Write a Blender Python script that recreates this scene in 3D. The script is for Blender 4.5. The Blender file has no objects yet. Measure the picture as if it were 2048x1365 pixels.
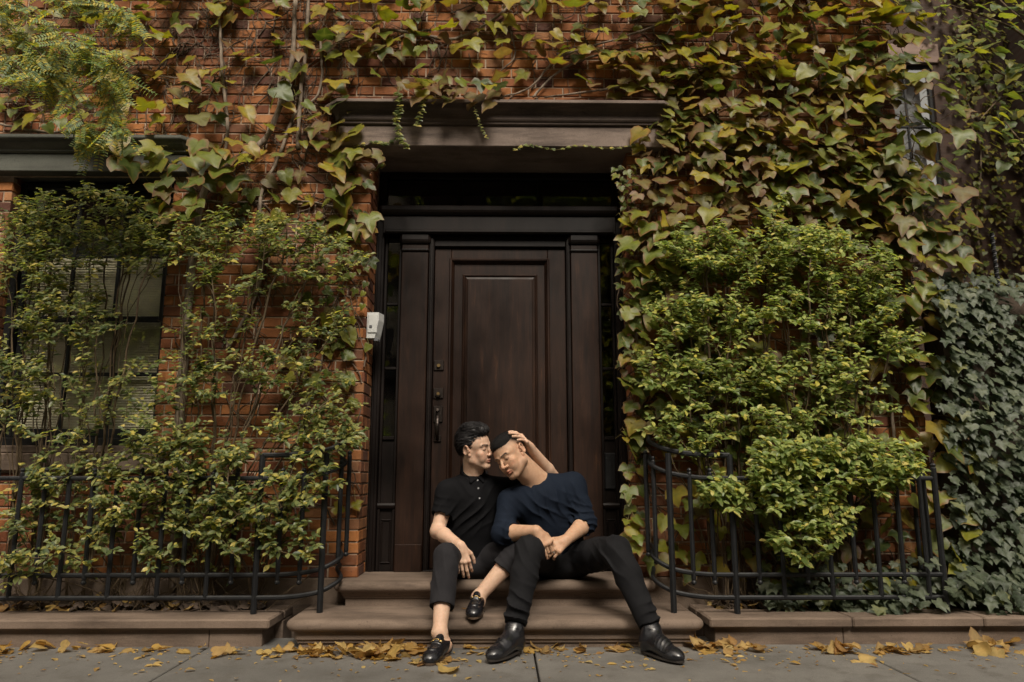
import bpy, bmesh, math, random
import numpy as np
from mathutils import Vector, Matrix, noise as mnoise

SC = bpy.context.scene
COL = SC.collection
RND = random.Random(7)
R = math.radians

# ------------------------------------------------------------------ camera, sky, sun, exposure
FPX, PITCH, YAW, CAMZ = 1490.0, R(10.35), R(0.8), 0.86      # measured on the 2048 px wide photograph
cam_data = bpy.data.cameras.new("camera")
cam = bpy.data.objects.new("camera", cam_data)
COL.objects.link(cam)
cam.location = (0, 0, CAMZ)
cam.rotation_euler = (R(90) + PITCH, 0, -YAW)
cam_data.sensor_width = 36.0
cam_data.lens = 36.0 * FPX / 2048.0
cam_data.clip_start = 0.05
cam_data.clip_end = 400
cam_data.dof.use_dof = True
cam_data.dof.focus_distance = 4.35
cam_data.dof.aperture_fstop = 2.8
SC.camera = cam

SUN_EL, SUN_AZ = R(58), R(200)
world = bpy.data.worlds.new("World")
SC.world = world
world.use_nodes = True
wn = world.node_tree
sky = wn.nodes.new("ShaderNodeTexSky")
sky.sky_type = 'NISHITA'
sky.sun_disc = False
sky.sun_elevation = SUN_EL
sky.sun_rotation = SUN_AZ
sky.air_density = 1.0
sky.dust_density = 4.0
sky.ozone_density = 0.6
hsv = wn.nodes.new("ShaderNodeHueSaturation")      # overcast: the cloud layer greys the blue out
hsv.inputs['Saturation'].default_value = 0.22
tint = wn.nodes.new("ShaderNodeMixRGB")
tint.blend_type = 'MULTIPLY'
tint.inputs[0].default_value = 1.0
tint.inputs[2].default_value = (1.0, 0.90, 0.76, 1)
wn.links.new(sky.outputs[0], hsv.inputs['Color'])
wn.links.new(hsv.outputs[0], tint.inputs[1])
wn.links.new(tint.outputs[0], wn.nodes['Background'].inputs['Color'])
wn.nodes['Background'].inputs['Strength'].default_value = 0.062

sun_data = bpy.data.lights.new("sun", 'SUN')
sun_data.energy = 1.5
sun_data.angle = R(20)
sun_data.color = (1.0, 0.92, 0.80)
sun = bpy.data.objects.new("sun", sun_data)
COL.objects.link(sun)
sun.rotation_euler = Vector((-0.22, 0.95, -1.0)).to_track_quat('-Z', 'Y').to_euler()

SC.view_settings.view_transform = 'Standard'
SC.view_settings.look = 'None'
SC.view_settings.gamma = 1.0
SC.view_settings.use_curve_mapping = False
SC.view_settings.exposure = 1.58
SC.cycles.max_bounces = 6
SC.cycles.transparent_max_bounces = 6
SC.cycles.use_denoising = True
SC.render.engine = 'CYCLES'

# ------------------------------------------------------------------ measuring: photo pixel -> point at a real depth
_cp, _sp, _cy, _sy = math.cos(PITCH), math.sin(PITCH), math.cos(YAW), math.sin(YAW)
def ray(px, py):
    u = (px - 1024) / FPX; v = (682.5 - py) / FPX
    yd = _cp - v * _sp; zd = _sp + v * _cp
    return (u * _cy + yd * _sy, yd * _cy - u * _sy, zd)
def at(px, py, Y):
    x, y, z = ray(px, py); s = Y / y
    return Vector((x * s, Y, CAMZ + z * s))
def ground(px, py, Z=0.0):
    x, y, z = ray(px, py); s = (Z - CAMZ) / z
    return Vector((x * s, y * s, Z))
WALL_Y, DOOR_Y = 4.51, 4.80

# ------------------------------------------------------------------ naming, tagging
def tag(o, label=None, cat=None, group=None, kind=None):
    if label: o['label'] = label
    if cat: o['category'] = cat
    if group: o['group'] = group
    if kind: o['kind'] = kind
    return o
def empty(name, loc=(0, 0, 0), label=None, cat=None, group=None):
    o = bpy.data.objects.new(name, None)
    COL.objects.link(o)
    o.location = loc
    o.empty_display_size = 0.1
    return tag(o, label, cat, group)
def link(name, me, parent=None, world_space=True):
    o = bpy.data.objects.new(name, me)
    COL.objects.link(o)
    if parent is not None:
        o.parent = parent
        if world_space:
            inv = Matrix.Identity(4)
            q = parent
            chain = []
            while q is not None:
                chain.append(q); q = q.parent
            m = Matrix.Identity(4)
            for q in reversed(chain):
                m = m @ q.matrix_basis
            o.matrix_basis = m.inverted() @ o.matrix_basis
    return o

# ------------------------------------------------------------------ mesh builder
class MB:
    def __init__(s):
        s.v = []; s.f = []; s.m = []; s.n = 0; s.attr = []
    def add(s, verts, faces, mi=0, attr=0.0):
        b = s.n
        s.v.extend([tuple(q) for q in verts]); s.n += len(verts)
        s.f.extend([tuple(b + i for i in q) for q in faces])
        s.m.extend([mi] * len(faces))
        if isinstance(attr, (list, tuple)): s.attr.extend(attr)
        else: s.attr.extend([attr] * len(verts))
    def box(s, x0, x1, y0, y1, z0, z1, mi=0):
        v = [(x0,y0,z0),(x1,y0,z0),(x1,y1,z0),(x0,y1,z0),(x0,y0,z1),(x1,y0,z1),(x1,y1,z1),(x0,y1,z1)]
        s.add(v, [(0,3,2,1),(4,5,6,7),(0,1,5,4),(1,2,6,5),(2,3,7,6),(3,0,4,7)], mi)
    def bevel_box(s, x0, x1, y0, y1, z0, z1, b=0.004, mi=0):
        """box whose twelve edges are chamfered"""
        bx = min(b, (x1-x0)*.45); by = min(b, (y1-y0)*.45); bz = min(b, (z1-z0)*.45)
        bm = bmesh.new()
        bmesh.ops.create_cube(bm, size=1)
        for q in bm.verts:
            q.co = Vector(((x0+x1)/2 + q.co.x*(x1-x0), (y0+y1)/2 + q.co.y*(y1-y0), (z0+z1)/2 + q.co.z*(z1-z0)))
        bmesh.ops.bevel(bm, geom=bm.edges[:], offset=min(bx,by,bz), segments=1, affect='EDGES')
        bm.verts.index_update()
        s.add([q.co[:] for q in bm.verts], [tuple(w.index for w in q.verts) for q in bm.faces], mi)
        bm.free()
    def tube(s, pts, rad, sides=6, mi=0, cap=True, attr=0.0):
        pts = [Vector(q) for q in pts]
        n = len(pts)
        if n < 2: return
        rs = rad if isinstance(rad, (list, tuple)) else [rad]*n
        ref = Vector((0.13, 0.31, 0.94))
        V = []; up = None
        for i, q in enumerate(pts):
            t = (pts[min(i+1, n-1)] - pts[max(i-1, 0)])
            if t.length < 1e-9: t = Vector((0,0,1))
            t.normalize()
            if up is None:
                up = ref if abs(t.dot(ref)) < .95 else Vector((1,0,0))
            a = t.cross(up)
            if a.length < 1e-6: a = t.cross(Vector((1,0,0)))
            a.normalize(); b = a.cross(t).normalized(); up = b
            for k in range(sides):
                an = 2*math.pi*k/sides
                V.append(q + (a*math.cos(an) + b*math.sin(an))*rs[i])
        F = []
        for i in range(n-1):
            for k in range(sides):
                k2 = (k+1) % sides
                F.append((i*sides+k, i*sides+k2, (i+1)*sides+k2, (i+1)*sides+k))
        if cap:
            F.append(tuple(range(sides-1, -1, -1)))
            F.append(tuple((n-1)*sides+k for k in range(sides)))
        s.add(V, F, mi, attr)
    def rings(s, rings, mi=0, cap0=True, cap1=True, closed=True):
        n = len(rings[0]); V = []
        for r_ in rings: V.extend(r_)
        F = []
        for i in range(len(rings)-1):
            for k in range(n if closed else n-1):
                k2 = (k+1) % n
                F.append((i*n+k, i*n+k2, (i+1)*n+k2, (i+1)*n+k))
        if cap0: F.append(tuple(range(n-1, -1, -1)))
        if cap1: F.append(tuple((len(rings)-1)*n+k for k in range(n)))
        s.add(V, F, mi)
    def build(s, name, mats, parent=None, smooth=False, attr_name=None, angle=None):
        me = s.mesh(name, mats, smooth, attr_name)
        if angle is not None:
            me.shade_smooth() if hasattr(me, 'shade_smooth') else None
            try: me.set_sharp_from_angle(angle=angle)
            except Exception: pass
        return link(name, me, parent)
    def mesh(s, name, mats, smooth=False, attr_name=None):
        me = bpy.data.meshes.new(name)
        me.from_pydata(s.v, [], s.f)
        for m_ in (mats if isinstance(mats, (list, tuple)) else [mats]): me.materials.append(m_)
        if any(s.m): me.polygons.foreach_set('material_index', s.m)
        if smooth: me.polygons.foreach_set('use_smooth', [True]*len(me.polygons))
        if attr_name:
            a = me.attributes.new(attr_name, 'FLOAT', 'POINT'); a.data.foreach_set('value', s.attr)
        me.update()
        return me
def np_mesh(name, V, F, mats, smooth=True, mi=None, attrs=None, color=None):
    """V (n,3), F (m,k) arrays"""
    me = bpy.data.meshes.new(name)
    V = np.asarray(V, np.float32); F = np.asarray(F, np.int32); k = F.shape[1]
    me.vertices.add(len(V)); me.vertices.foreach_set('co', V.ravel())
    me.loops.add(F.size); me.loops.foreach_set('vertex_index', F.ravel())
    me.polygons.add(len(F)); me.polygons.foreach_set('loop_start', np.arange(0, F.size, k, dtype=np.int32))
    try: me.polygons.foreach_set('loop_total', np.full(len(F), k, dtype=np.int32))
    except Exception: pass
    for m_ in (mats if isinstance(mats, (list, tuple)) else [mats]): me.materials.append(m_)
    if mi is not None: me.polygons.foreach_set('material_index', np.asarray(mi, np.int32))
    me.polygons.foreach_set('use_smooth', np.full(len(F), smooth, dtype=bool))
    if attrs:
        for nm, val in attrs.items():
            a = me.attributes.new(nm, 'FLOAT', 'POINT'); a.data.foreach_set('value', np.asarray(val, np.float32))
    if color is not None:
        a = me.attributes.new('tone', 'FLOAT_COLOR', 'POINT')
        c = np.ones((len(V), 4), np.float32); c[:, :3] = color
        a.data.foreach_set('color', c.ravel())
    me.update(calc_edges=True)
    me.validate()
    return me

def outline_rr(x0, x1, y0, y1, rc, o=0.0, n=8, back_flat=True):
    """plan of a step: a rectangle with rounded front corners (front is towards -Y); o grows it"""
    x0 -= o; x1 += o; y0 -= o
    rc = max(rc + o, 0.002)
    pts = []
    for i in range(n+1):
        a = math.pi + (math.pi/2)*i/n
        pts.append((x0+rc + rc*math.cos(a), y0+rc + rc*math.sin(a)))
    for i in range(n+1):
        a = 1.5*math.pi + (math.pi/2)*i/n
        pts.append((x1-rc + rc*math.cos(a), y0+rc + rc*math.sin(a)))
    pts.append((x1, y1)); pts.append((x0, y1))
    return pts
def stacked(mb, x0, x1, y0, y1, rc, profile, mi=0, n=8):
    rs = [[(x, y, z) for x, y in outline_rr(x0, x1, y0, y1, rc, o, n)] for o, z in profile]
    mb.rings(rs, mi)

# ------------------------------------------------------------------ materials
def new_mat(name):
    m = bpy.data.materials.new(name); m.use_nodes = True
    nt = m.node_tree
    return m, nt, nt.nodes, nt.links, nt.nodes['Principled BSDF']
def N(nt, typ, **kw):
    n_ = nt.nodes.new(typ)
    for k, v in kw.items():
        if k in n_.inputs: n_.inputs[k].default_value = v
        else: setattr(n_, k, v)
    return n_
def ramp(nt, fac, stops, interp='LINEAR'):
    r_ = nt.nodes.new('ShaderNodeValToRGB'); r_.color_ramp.interpolation = interp
    e = r_.color_ramp.elements
    while len(e) < len(stops): e.new(0.5)
    for i, (p_, c) in enumerate(stops):
        e[i].position = p_; e[i].color = (c[0], c[1], c[2], 1) if len(c) == 3 else c
    nt.links.new(fac, r_.inputs[0])
    return r_.outputs[0]
def coords(nt, kind='Object', scale=(1,1,1)):
    t = nt.nodes.new('ShaderNodeTexCoord'); m_ = nt.nodes.new('ShaderNodeMapping')
    m_.inputs['Scale'].default_value = scale
    nt.links.new(t.outputs[kind], m_.inputs[0])
    return m_.outputs[0]
def world_coords(nt, scale=(1,1,1)):
    t = nt.nodes.new('ShaderNodeNewGeometry'); m_ = nt.nodes.new('ShaderNodeMapping')
    m_.inputs['Scale'].default_value = scale
    nt.links.new(t.outputs['Position'], m_.inputs[0])
    return m_.outputs[0]
def noise_tex(nt, vec, scale=5, detail=6, rough=.6, dist=0.0):
    n_ = nt.nodes.new('ShaderNodeTexNoise')
    n_.inputs['Scale'].default_value = scale; n_.inputs['Detail'].default_value = detail
    n_.inputs['Roughness'].default_value = rough; n_.inputs['Distortion'].default_value = dist
    if vec is not None: nt.links.new(vec, n_.inputs['Vector'])
    return n_.outputs[0]
def mix(nt, fac, a, b, mode='MIX'):
    m_ = nt.nodes.new('ShaderNodeMixRGB'); m_.blend_type = mode
    for i, v in ((0, fac), (1, a), (2, b)):
        if hasattr(v, 'default_value') or hasattr(v, 'links'): nt.links.new(v, m_.inputs[i])
        elif isinstance(v, (int, float)): m_.inputs[i].default_value = v if i == 0 else (v, v, v, 1)
        else: m_.inputs[i].default_value = (v[0], v[1], v[2], 1)
    return m_.outputs[0]
def math_n(nt, op, a, b=0.0, clamp=False):
    m_ = nt.nodes.new('ShaderNodeMath'); m_.operation = op; m_.use_clamp = clamp
    for i, v in ((0, a), (1, b)):
        if isinstance(v, (int, float)): m_.inputs[i].default_value = v
        else: nt.links.new(v, m_.inputs[i])
    return m_.outputs[0]
def bump(nt, bsdf, h, strength=.3, dist=.01):
    b = nt.nodes.new('ShaderNodeBump'); b.inputs['Strength'].default_value = strength; b.inputs['Distance'].default_value = dist
    nt.links.new(h, b.inputs['Height']); nt.links.new(b.outputs[0], bsdf.inputs['Normal'])
    return b
def rand_id(nt):
    """one random number per object and per loose piece of a joined mesh"""
    oi = nt.nodes.new('ShaderNodeObjectInfo'); g = nt.nodes.new('ShaderNodeNewGeometry')
    return math_n(nt, 'FRACT', math_n(nt, 'ADD', oi.outputs['Random'], g.outputs['Random Per Island']))
def simple_mat(name, col, rough=.6, var=.25, scale=8, metallic=0.0, bump_s=.15, bump_scale=60, spec=.5):
    m, nt, ns, lk, b = new_mat(name)
    w = world_coords(nt)
    n1 = noise_tex(nt, w, scale, 5)
    c2 = tuple(max(0, c*(1-var)) for c in col); c3 = tuple(min(1, c*(1+var)) for c in col)
    lk.new(ramp(nt, n1, [(.3, c2), (.7, c3)]), b.inputs['Base Color'])
    b.inputs['Roughness'].default_value = rough; b.inputs['Metallic'].default_value = metallic
    b.inputs['Specular IOR Level'].default_value = spec
    if bump_s: bump(nt, b, noise_tex(nt, w, bump_scale, 4), bump_s, .004)
    return m

M = {}
def brick_material():
    m, nt, ns, lk, b = new_mat('fired_clay_brick')
    rid = rand_id(nt); w = world_coords(nt)
    base = ramp(nt, rid, [(0.0,(.16,.056,.022)), (.25,(.27,.098,.032)), (.5,(.39,.155,.048)), (.72,(.21,.068,.026)), (.86,(.09,.034,.022)), (1.0,(.42,.195,.080))])
    n1 = noise_tex(nt, w, 9, 8, .65)
    c = mix(nt, 1.0, base, ramp(nt, n1, [(.3,(.55,.52,.5)), (.7,(1.0,1.0,1.0))]), 'MULTIPLY')
    # mineral bloom and old paint in soft patches, grime streaks
    n2 = noise_tex(nt, world_coords(nt, (1,1,2.2)), 2.3, 7, .7)
    bl = math_n(nt, 'MULTIPLY', ramp(nt, n2, [(.56,(0,0,0)), (.76,(1,1,1))]), .30)
    c = mix(nt, bl, c, (.40,.27,.20))
    n3 = noise_tex(nt, world_coords(nt, (1,1,.35)), 3.1, 6, .7)
    c = mix(nt, math_n(nt, 'MULTIPLY', ramp(nt, n3, [(.5,(0,0,0)), (.72,(1,1,1))]), .6), c, (.06,.033,.024))
    sp = noise_tex(nt, w, 95, 3, .6)
    c = mix(nt, ramp(nt, sp, [(.66,(0,0,0)), (.74,(1,1,1))]), c, (.05,.026,.02))
    lk.new(c, b.inputs['Base Color'])
    b.inputs['Roughness'].default_value = .82; b.inputs['Specular IOR Level'].default_value = .3
    h = mix(nt, .5, noise_tex(nt, w, 45, 6, .7), noise_tex(nt, w, 160, 4, .6))
    bump(nt, b, h, .55, .006)
    return m
M['brick'] = brick_material()
def mortar_material():
    m, nt, ns, lk, b = new_mat('lime_mortar')
    w = world_coords(nt)
    c = ramp(nt, noise_tex(nt, w, 14, 7, .7), [(.3,(.22,.155,.105)), (.7,(.46,.36,.27))])
    n2 = noise_tex(nt, w, 2.0, 5, .6)
    c = mix(nt, ramp(nt, n2, [(.45,(0,0,0)), (.7,(.6,.6,.6))]), c, (.16,.085,.055))
    lk.new(c, b.inputs['Base Color']); b.inputs['Roughness'].default_value = .95; b.inputs['Specular IOR Level'].default_value = .15
    bump(nt, b, noise_tex(nt, w, 120, 5, .7), .6, .004)
    return m
M['mortar'] = mortar_material()
def stone_material(name, c1, c2, dirt, rough=.85, bs=.35):
    m, nt, ns, lk, b = new_mat(name)
    w = world_coords(nt)
    n1 = noise_tex(nt, w, 3.0, 8, .62)
    c = ramp(nt, n1, [(.3, c1), (.7, c2)])
    n2 = noise_tex(nt, world_coords(nt, (.35,1,2.5)), 5.0, 7, .7)
    c = mix(nt, math_n(nt, 'MULTIPLY', ramp(nt, n2, [(.47,(0,0,0)), (.66,(1,1,1))]), .75), c, dirt)
    n4 = noise_tex(nt, w, 60, 3, .6)
    c = mix(nt, ramp(nt, n4, [(.62,(0,0,0)), (.72,(.6,.6,.6))]), c, dirt)
    n5 = noise_tex(nt, w, 240, 2, .6)
    c = mix(nt, 1.0, c, ramp(nt, n5, [(.3,(.78,.78,.78)), (.7,(1.1,1.1,1.1))]), 'MULTIPLY')
    lk.new(c, b.inputs['Base Color']); b.inputs['Roughness'].default_value = rough; b.inputs['Specular IOR Level'].default_value = .3
    bump(nt, b, mix(nt, .5, noise_tex(nt, w, 26, 6, .7), n5), bs, .004)
    return m
M['brownstone'] = stone_material('brownstone', (.118,.086,.064), (.190,.140,.106), (.060,.042,.031))
M['lintel_stone'] = stone_material('weathered_brownstone', (.120,.090,.073), (.205,.158,.130), (.05,.037,.030))
M['grey_lintel'] = stone_material('painted_grey_stone', (.060,.062,.050), (.095,.097,.080), (.03,.03,.025), .7, .15)
M['far_stone'] = stone_material('far_stone', (.17,.12,.10), (.24,.17,.14), (.1,.07,.06))
def pavement_material():
    m, nt, ns, lk, b = new_mat('bluestone_flag')
    w = world_coords(nt); rid = rand_id(nt)
    c = ramp(nt, noise_tex(nt, w, 1.3, 9, .66), [(.28,(.075,.072,.066)), (.5,(.118,.113,.105)), (.72,(.165,.158,.146))])
    c = mix(nt, 1.0, c, ramp(nt, rid, [(0,(.92,.92,.92)), (1,(1.06,1.05,1.03))]), 'MULTIPLY')
    n2 = noise_tex(nt, w, 7, 7, .72)
    c = mix(nt, ramp(nt, n2, [(.5,(0,0,0)), (.70,(.75,.75,.75))]), c, (.068,.060,.050))
    n5 = noise_tex(nt, w, 300, 3, .6)
    c = mix(nt, 1.0, c, ramp(nt, n5, [(.3,(.72,.72,.72)), (.7,(1.22,1.22,1.22))]), 'MULTIPLY')
    v = nt.nodes.new('ShaderNodeTexVoronoi'); v.inputs['Scale'].default_value = 5.5; lk.new(w, v.inputs['Vector'])
    c = mix(nt, ramp(nt, v.outputs['Distance'], [(.030,(.9,.9,.9)), (.060,(0,0,0))]), c, (.05,.047,.043))
    lk.new(c, b.inputs['Base Color']); b.inputs['Roughness'].default_value = .8; b.inputs['Specular IOR Level'].default_value = .35
    bump(nt, b, mix(nt, .5, noise_tex(nt, w, 30, 5, .7), n5), .25, .003)
    return m
M['pavement'] = pavement_material()
M['asphalt'] = simple_mat('asphalt', (.05,.05,.05), .9, .3, 3, bump_scale=150, bump_s=.4)
M['joint_dirt'] = simple_mat('joint_dirt', (.035,.028,.022), .95, .3, 20)
M['soil'] = simple_mat('soil', (.045,.030,.020), .95, .5, 14, bump_s=.8, bump_scale=40)
def wood_material(name, c1, c2, c3, rough=.42):
    m, nt, ns, lk, b = new_mat(name)
    w = world_coords(nt, (9, 9, .8))
    n1 = noise_tex(nt, w, 3.2, 9, .66, .4)
    n2 = noise_tex(nt, world_coords(nt, (60, 60, 2.0)), 3.0, 6, .7)
    n3 = noise_tex(nt, world_coords(nt, (1.2, 1.2, .7)), 2.2, 5, .6)
    c = ramp(nt, n1, [(.3, c1), (.62, c2), (.86, c3)])
    c = mix(nt, 1.0, c, ramp(nt, n2, [(.3,(.6,.6,.6)), (.7,(1.2,1.2,1.2))]), 'MULTIPLY')
    c = mix(nt, 1.0, c, ramp(nt, n3, [(.35,(.62,.6,.62)), (.68,(1.5,1.35,1.2))]), 'MULTIPLY')
    lk.new(c, b.inputs['Base Color'])
    lk.new(ramp(nt, n3, [(.3,(rough-.08,)*3), (.7,(rough+.15,)*3)]), b.inputs['Roughness'])
    b.inputs['Specular IOR Level'].default_value = .2
    bump(nt, b, mix(nt, .5, n2, n1), .15, .003)
    return m
M['door_wood'] = wood_material('dark_stained_wood', (.006,.0030,.0019), (.017,.0078,.0044), (.070,.032,.013))
M['frame_wood'] = wood_material('dark_frame_wood', (.0035,.0022,.0019), (.0065,.004,.0033), (.014,.0078,.0055), .42)
M['black_iron'] = simple_mat('black_painted_iron', (.008,.0085,.0095), .5, .35, 30, bump_s=.3, bump_scale=90, spec=.3)
M['hardware'] = simple_mat('oil_rubbed_bronze', (.05,.04,.035), .35, .4, 60, metallic=.85, bump_s=.1)
M['brass'] = simple_mat('worn_brass', (.55,.38,.17), .3, .25, 60, metallic=1.0, bump_s=0)
M['gold'] = simple_mat('gold_metal', (.75,.50,.18), .25, .15, 60, metallic=1.0, bump_s=0)
M['silver'] = simple_mat('silver_metal', (.8,.8,.8), .2, .05, 60, metallic=1.0, bump_s=0)
M['white_plastic'] = simple_mat('white_enamel', (.46,.46,.45), .4, .06, 30, bump_s=.05)
M['grey_plastic'] = simple_mat('grey_plastic', (.10,.10,.11), .4, .1, 30, bump_s=.05)
M['window_black'] = simple_mat('black_window_paint', (.010,.010,.010), .5, .3, 20, bump_s=.1, spec=.25)
M['blind'] = simple_mat('cream_blind', (.80,.75,.60), .6, .08, 10, bump_s=.05)
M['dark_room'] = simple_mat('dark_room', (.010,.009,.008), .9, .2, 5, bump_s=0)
def glass_mat(name, rough=.03, tint_=(.9,.9,.88), mixf=.16):
    m, nt, ns, lk, b = new_mat(name)
    g = nt.nodes.new('ShaderNodeBsdfGlossy'); g.inputs['Roughness'].default_value = rough
    t = nt.nodes.new('ShaderNodeBsdfTransparent'); t.inputs['Color'].default_value = (*tint_, 1)
    fr = nt.nodes.new('ShaderNodeFresnel'); fr.inputs['IOR'].default_value = 1.55
    w = world_coords(nt)
    bp = nt.nodes.new('ShaderNodeBump'); bp.inputs['Strength'].default_value = .05; bp.inputs['Distance'].default_value = .02
    lk.new(noise_tex(nt, w, 2.5, 2), bp.inputs['Height']); lk.new(bp.outputs[0], g.inputs['Normal'])
    mx = nt.nodes.new('ShaderNodeMixShader')
    gg = nt.nodes.new('ShaderNodeNewGeometry')
    lk.new(math_n(nt, 'MULTIPLY', math_n(nt, 'ADD', fr.outputs[0], mixf, True), math_n(nt, 'SUBTRACT', 1.0, gg.outputs['Backfacing'])), mx.inputs[0])
    lk.new(t.outputs[0], mx.inputs[1]); lk.new(g.outputs[0], mx.inputs[2])
    lk.new(mx.outputs[0], ns['Material Output'].inputs[0])
    return m
M['glass'] = glass_mat('window_glass')
M['dark_glass'] = glass_mat('sidelight_glass', .06, (.5,.5,.5), .02)
def bark_material(name, c1, c2):
    m, nt, ns, lk, b = new_mat(name)
    w = world_coords(nt, (1,1,.35))
    n1 = noise_tex(nt, w, 28, 7, .7, .6)
    lk.new(ramp(nt, n1, [(.32, c1), (.68, c2)]), b.inputs['Base Color'])
    b.inputs['Roughness'].default_value = .9; b.inputs['Specular IOR Level'].default_value = .2
    bump(nt, b, n1, .8, .006)
    return m
M['bark'] = bark_material('vine_bark', (.07,.052,.038), (.27,.215,.165))
M['twig'] = bark_material('twig_bark', (.040,.028,.018), (.15,.108,.065))
M['petiole'] = simple_mat('petiole', (.20,.16,.05), .6, .4, 20, bump_s=0)
def leaf_material(name, stops, edge, trans, rough=.42, edge_amt=.8, vein=(.18,.20,.06), spec=.36):
    m, nt, ns, lk, b = new_mat(name)
    rid = rand_id(nt)
    c = ramp(nt, rid, stops)
    w = world_coords(nt)
    nz = noise_tex(nt, w, 26, 4, .6)
    c = mix(nt, 1.0, c, ramp(nt, nz, [(.3,(.72,.74,.7)), (.7,(1.2,1.15,1.1))]), 'MULTIPLY')
    at_ = nt.nodes.new('ShaderNodeAttribute'); at_.attribute_name = 'edge'
    # margins turn colour first, unevenly from leaf to leaf
    r2 = math_n(nt, 'FRACT', math_n(nt, 'MULTIPLY', rid, 7.31))
    thr = math_n(nt, 'ADD', at_.outputs['Fac'], math_n(nt, 'ADD', math_n(nt, 'MULTIPLY', nz, .45), math_n(nt, 'MULTIPLY', r2, .42)))
    c = mix(nt, math_n(nt, 'MULTIPLY', math_n(nt, 'MULTIPLY', math_n(nt, 'SUBTRACT', thr, 1.12), 3.0, True), edge_amt), c, edge)
    v_ = nt.nodes.new('ShaderNodeAttribute'); v_.attribute_name = 'vein'
    c = mix(nt, math_n(nt, 'MULTIPLY', v_.outputs['Fac'], .3), c, vein)
    lk.new(c, b.inputs['Base Color']); b.inputs['Roughness'].default_value = rough
    b.inputs['Specular IOR Level'].default_value = spec
    tr = nt.nodes.new('ShaderNodeBsdfTranslucent')
    lk.new(mix(nt, 1.0, c, trans, 'MULTIPLY'), tr.inputs['Color'])
    mx = nt.nodes.new('ShaderNodeMixShader'); mx.inputs[0].default_value = .42
    lk.new(b.outputs[0], mx.inputs[1]); lk.new(tr.outputs[0], mx.inputs[2])
    lk.new(mx.outputs[0], ns['Material Output'].inputs[0])
    bump(nt, b, noise_tex(nt, w, 70, 3), .25, .003)
    return m
M['ivy_green'] = leaf_material('creeper_leaf_green', [(0,(.035,.055,.012)), (.25,(.070,.100,.016)), (.5,(.115,.145,.018)), (.75,(.165,.180,.022)), (.9,(.21,.20,.03)), (1,(.10,.13,.045))], (.17,.075,.028), (1.45,1.4,.6))
M['ivy_yellow'] = leaf_material('creeper_leaf_yellow', [(0,(.17,.175,.016)), (.4,(.25,.235,.018)), (.7,(.29,.22,.022)), (1,(.20,.15,.03))], (.20,.085,.025), (1.25,1.3,.6))
M['ivy_dry'] = leaf_material('creeper_leaf_dry', [(0,(.11,.085,.025)), (.35,(.17,.12,.040)), (.6,(.13,.125,.030)), (.8,(.22,.15,.075)), (1,(.13,.065,.025))], (.12,.05,.025), (1.5,1.3,.7), .5)
M['shrub_leaf'] = leaf_material('shrub_leaf', [(0,(.040,.065,.030)), (.25,(.090,.120,.050)), (.5,(.155,.180,.070)), (.72,(.235,.245,.090)), (.84,(.30,.28,.08)), (.92,(.44,.37,.08)), (1,(.50,.40,.14))], (.14,.12,.03), (1.6,1.9,.8), .36)
M['shrub_bright'] = leaf_material('bright_shrub_leaf', [(0,(.065,.105,.030)), (.25,(.13,.185,.055)), (.5,(.22,.28,.080)), (.72,(.31,.36,.13)), (.86,(.39,.39,.11)), (.94,(.48,.42,.08)), (1,(.52,.44,.16))], (.16,.13,.03), (1.5,1.6,.7), .36)
M['english_ivy'] = leaf_material('english_ivy_leaf', [(0,(.028,.038,.022)), (.35,(.058,.072,.044)), (.7,(.095,.112,.072)), (.92,(.14,.155,.10)), (1,(.22,.22,.07))], (.05,.08,.045), (1.2,1.5,.9), .48, .4, (.15,.20,.14))
M['locust_leaf'] = leaf_material('locust_leaflet', [(0,(.11,.17,.09)), (.5,(.18,.24,.11)), (.68,(.30,.30,.07)), (1,(.48,.36,.05))], (.3,.2,.03), (1.6,1.7,.7), .5, 0)
M['branch_leaf'] = leaf_material('branch_leaf', [(0,(.06,.10,.03)), (.5,(.11,.15,.04)), (.75,(.25,.22,.03)), (1,(.16,.18,.05))], (.25,.18,.03), (1.8,2.0,.7), .4, .3)
M['fallen_leaf'] = leaf_material('fallen_leaf', [(0,(.34,.22,.09)), (.2,(.50,.36,.14)), (.4,(.25,.14,.055)), (.6,(.42,.27,.07)), (.8,(.52,.40,.17)), (1,(.15,.08,.035))], (.16,.08,.03), (1.2,1.0,.7), .65, .5, (.4,.27,.1), .25)
M['dead_leaf'] = simple_mat('dead_leaf', (.05,.033,.022), .9, .5, 30)
M['shoot_bark'] = bark_material('shoot_bark', (.030,.020,.014), (.15,.11,.08))
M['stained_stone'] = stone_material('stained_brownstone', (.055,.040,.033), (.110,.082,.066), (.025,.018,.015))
# ================================================================== ground
def flag_mesh(name, x0, x1, y0, y1, top, th=.05):
    mb = MB(); mb.bevel_box(x0, x1, y0, y1, top-th, top, .005)
    return mb
road = MB(); road.box(-60, 60, -70, -1.6, -.16, -.13)
tag(road.build('road', M['asphalt']), kind='structure')
base = MB(); base.box(-60, 60, -1.45, 40, -.20, -.052)
tag(base.build('ground', M['joint_dirt']), kind='structure')
kerb = MB(); kerb.bevel_box(-60, 60, -1.6, -1.452, -.2, .0, .012)
tag(kerb.build('kerb', M['brownstone']), kind='structure')
far_side = MB(); far_side.box(-60, 60, -12, -8.5, -.12, 0)
tag(far_side.build('opposite_pavement', M['pavement']), kind='structure')
pav = empty('pavement'); tag(pav, kind='structure')
xj = [-8.6, -6.8, -5.05, -3.28, -1.505, .165, 1.79, 3.55, 5.3, 7.1]
yj = [-1.44, .45, 2.32, 4.30]
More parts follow.
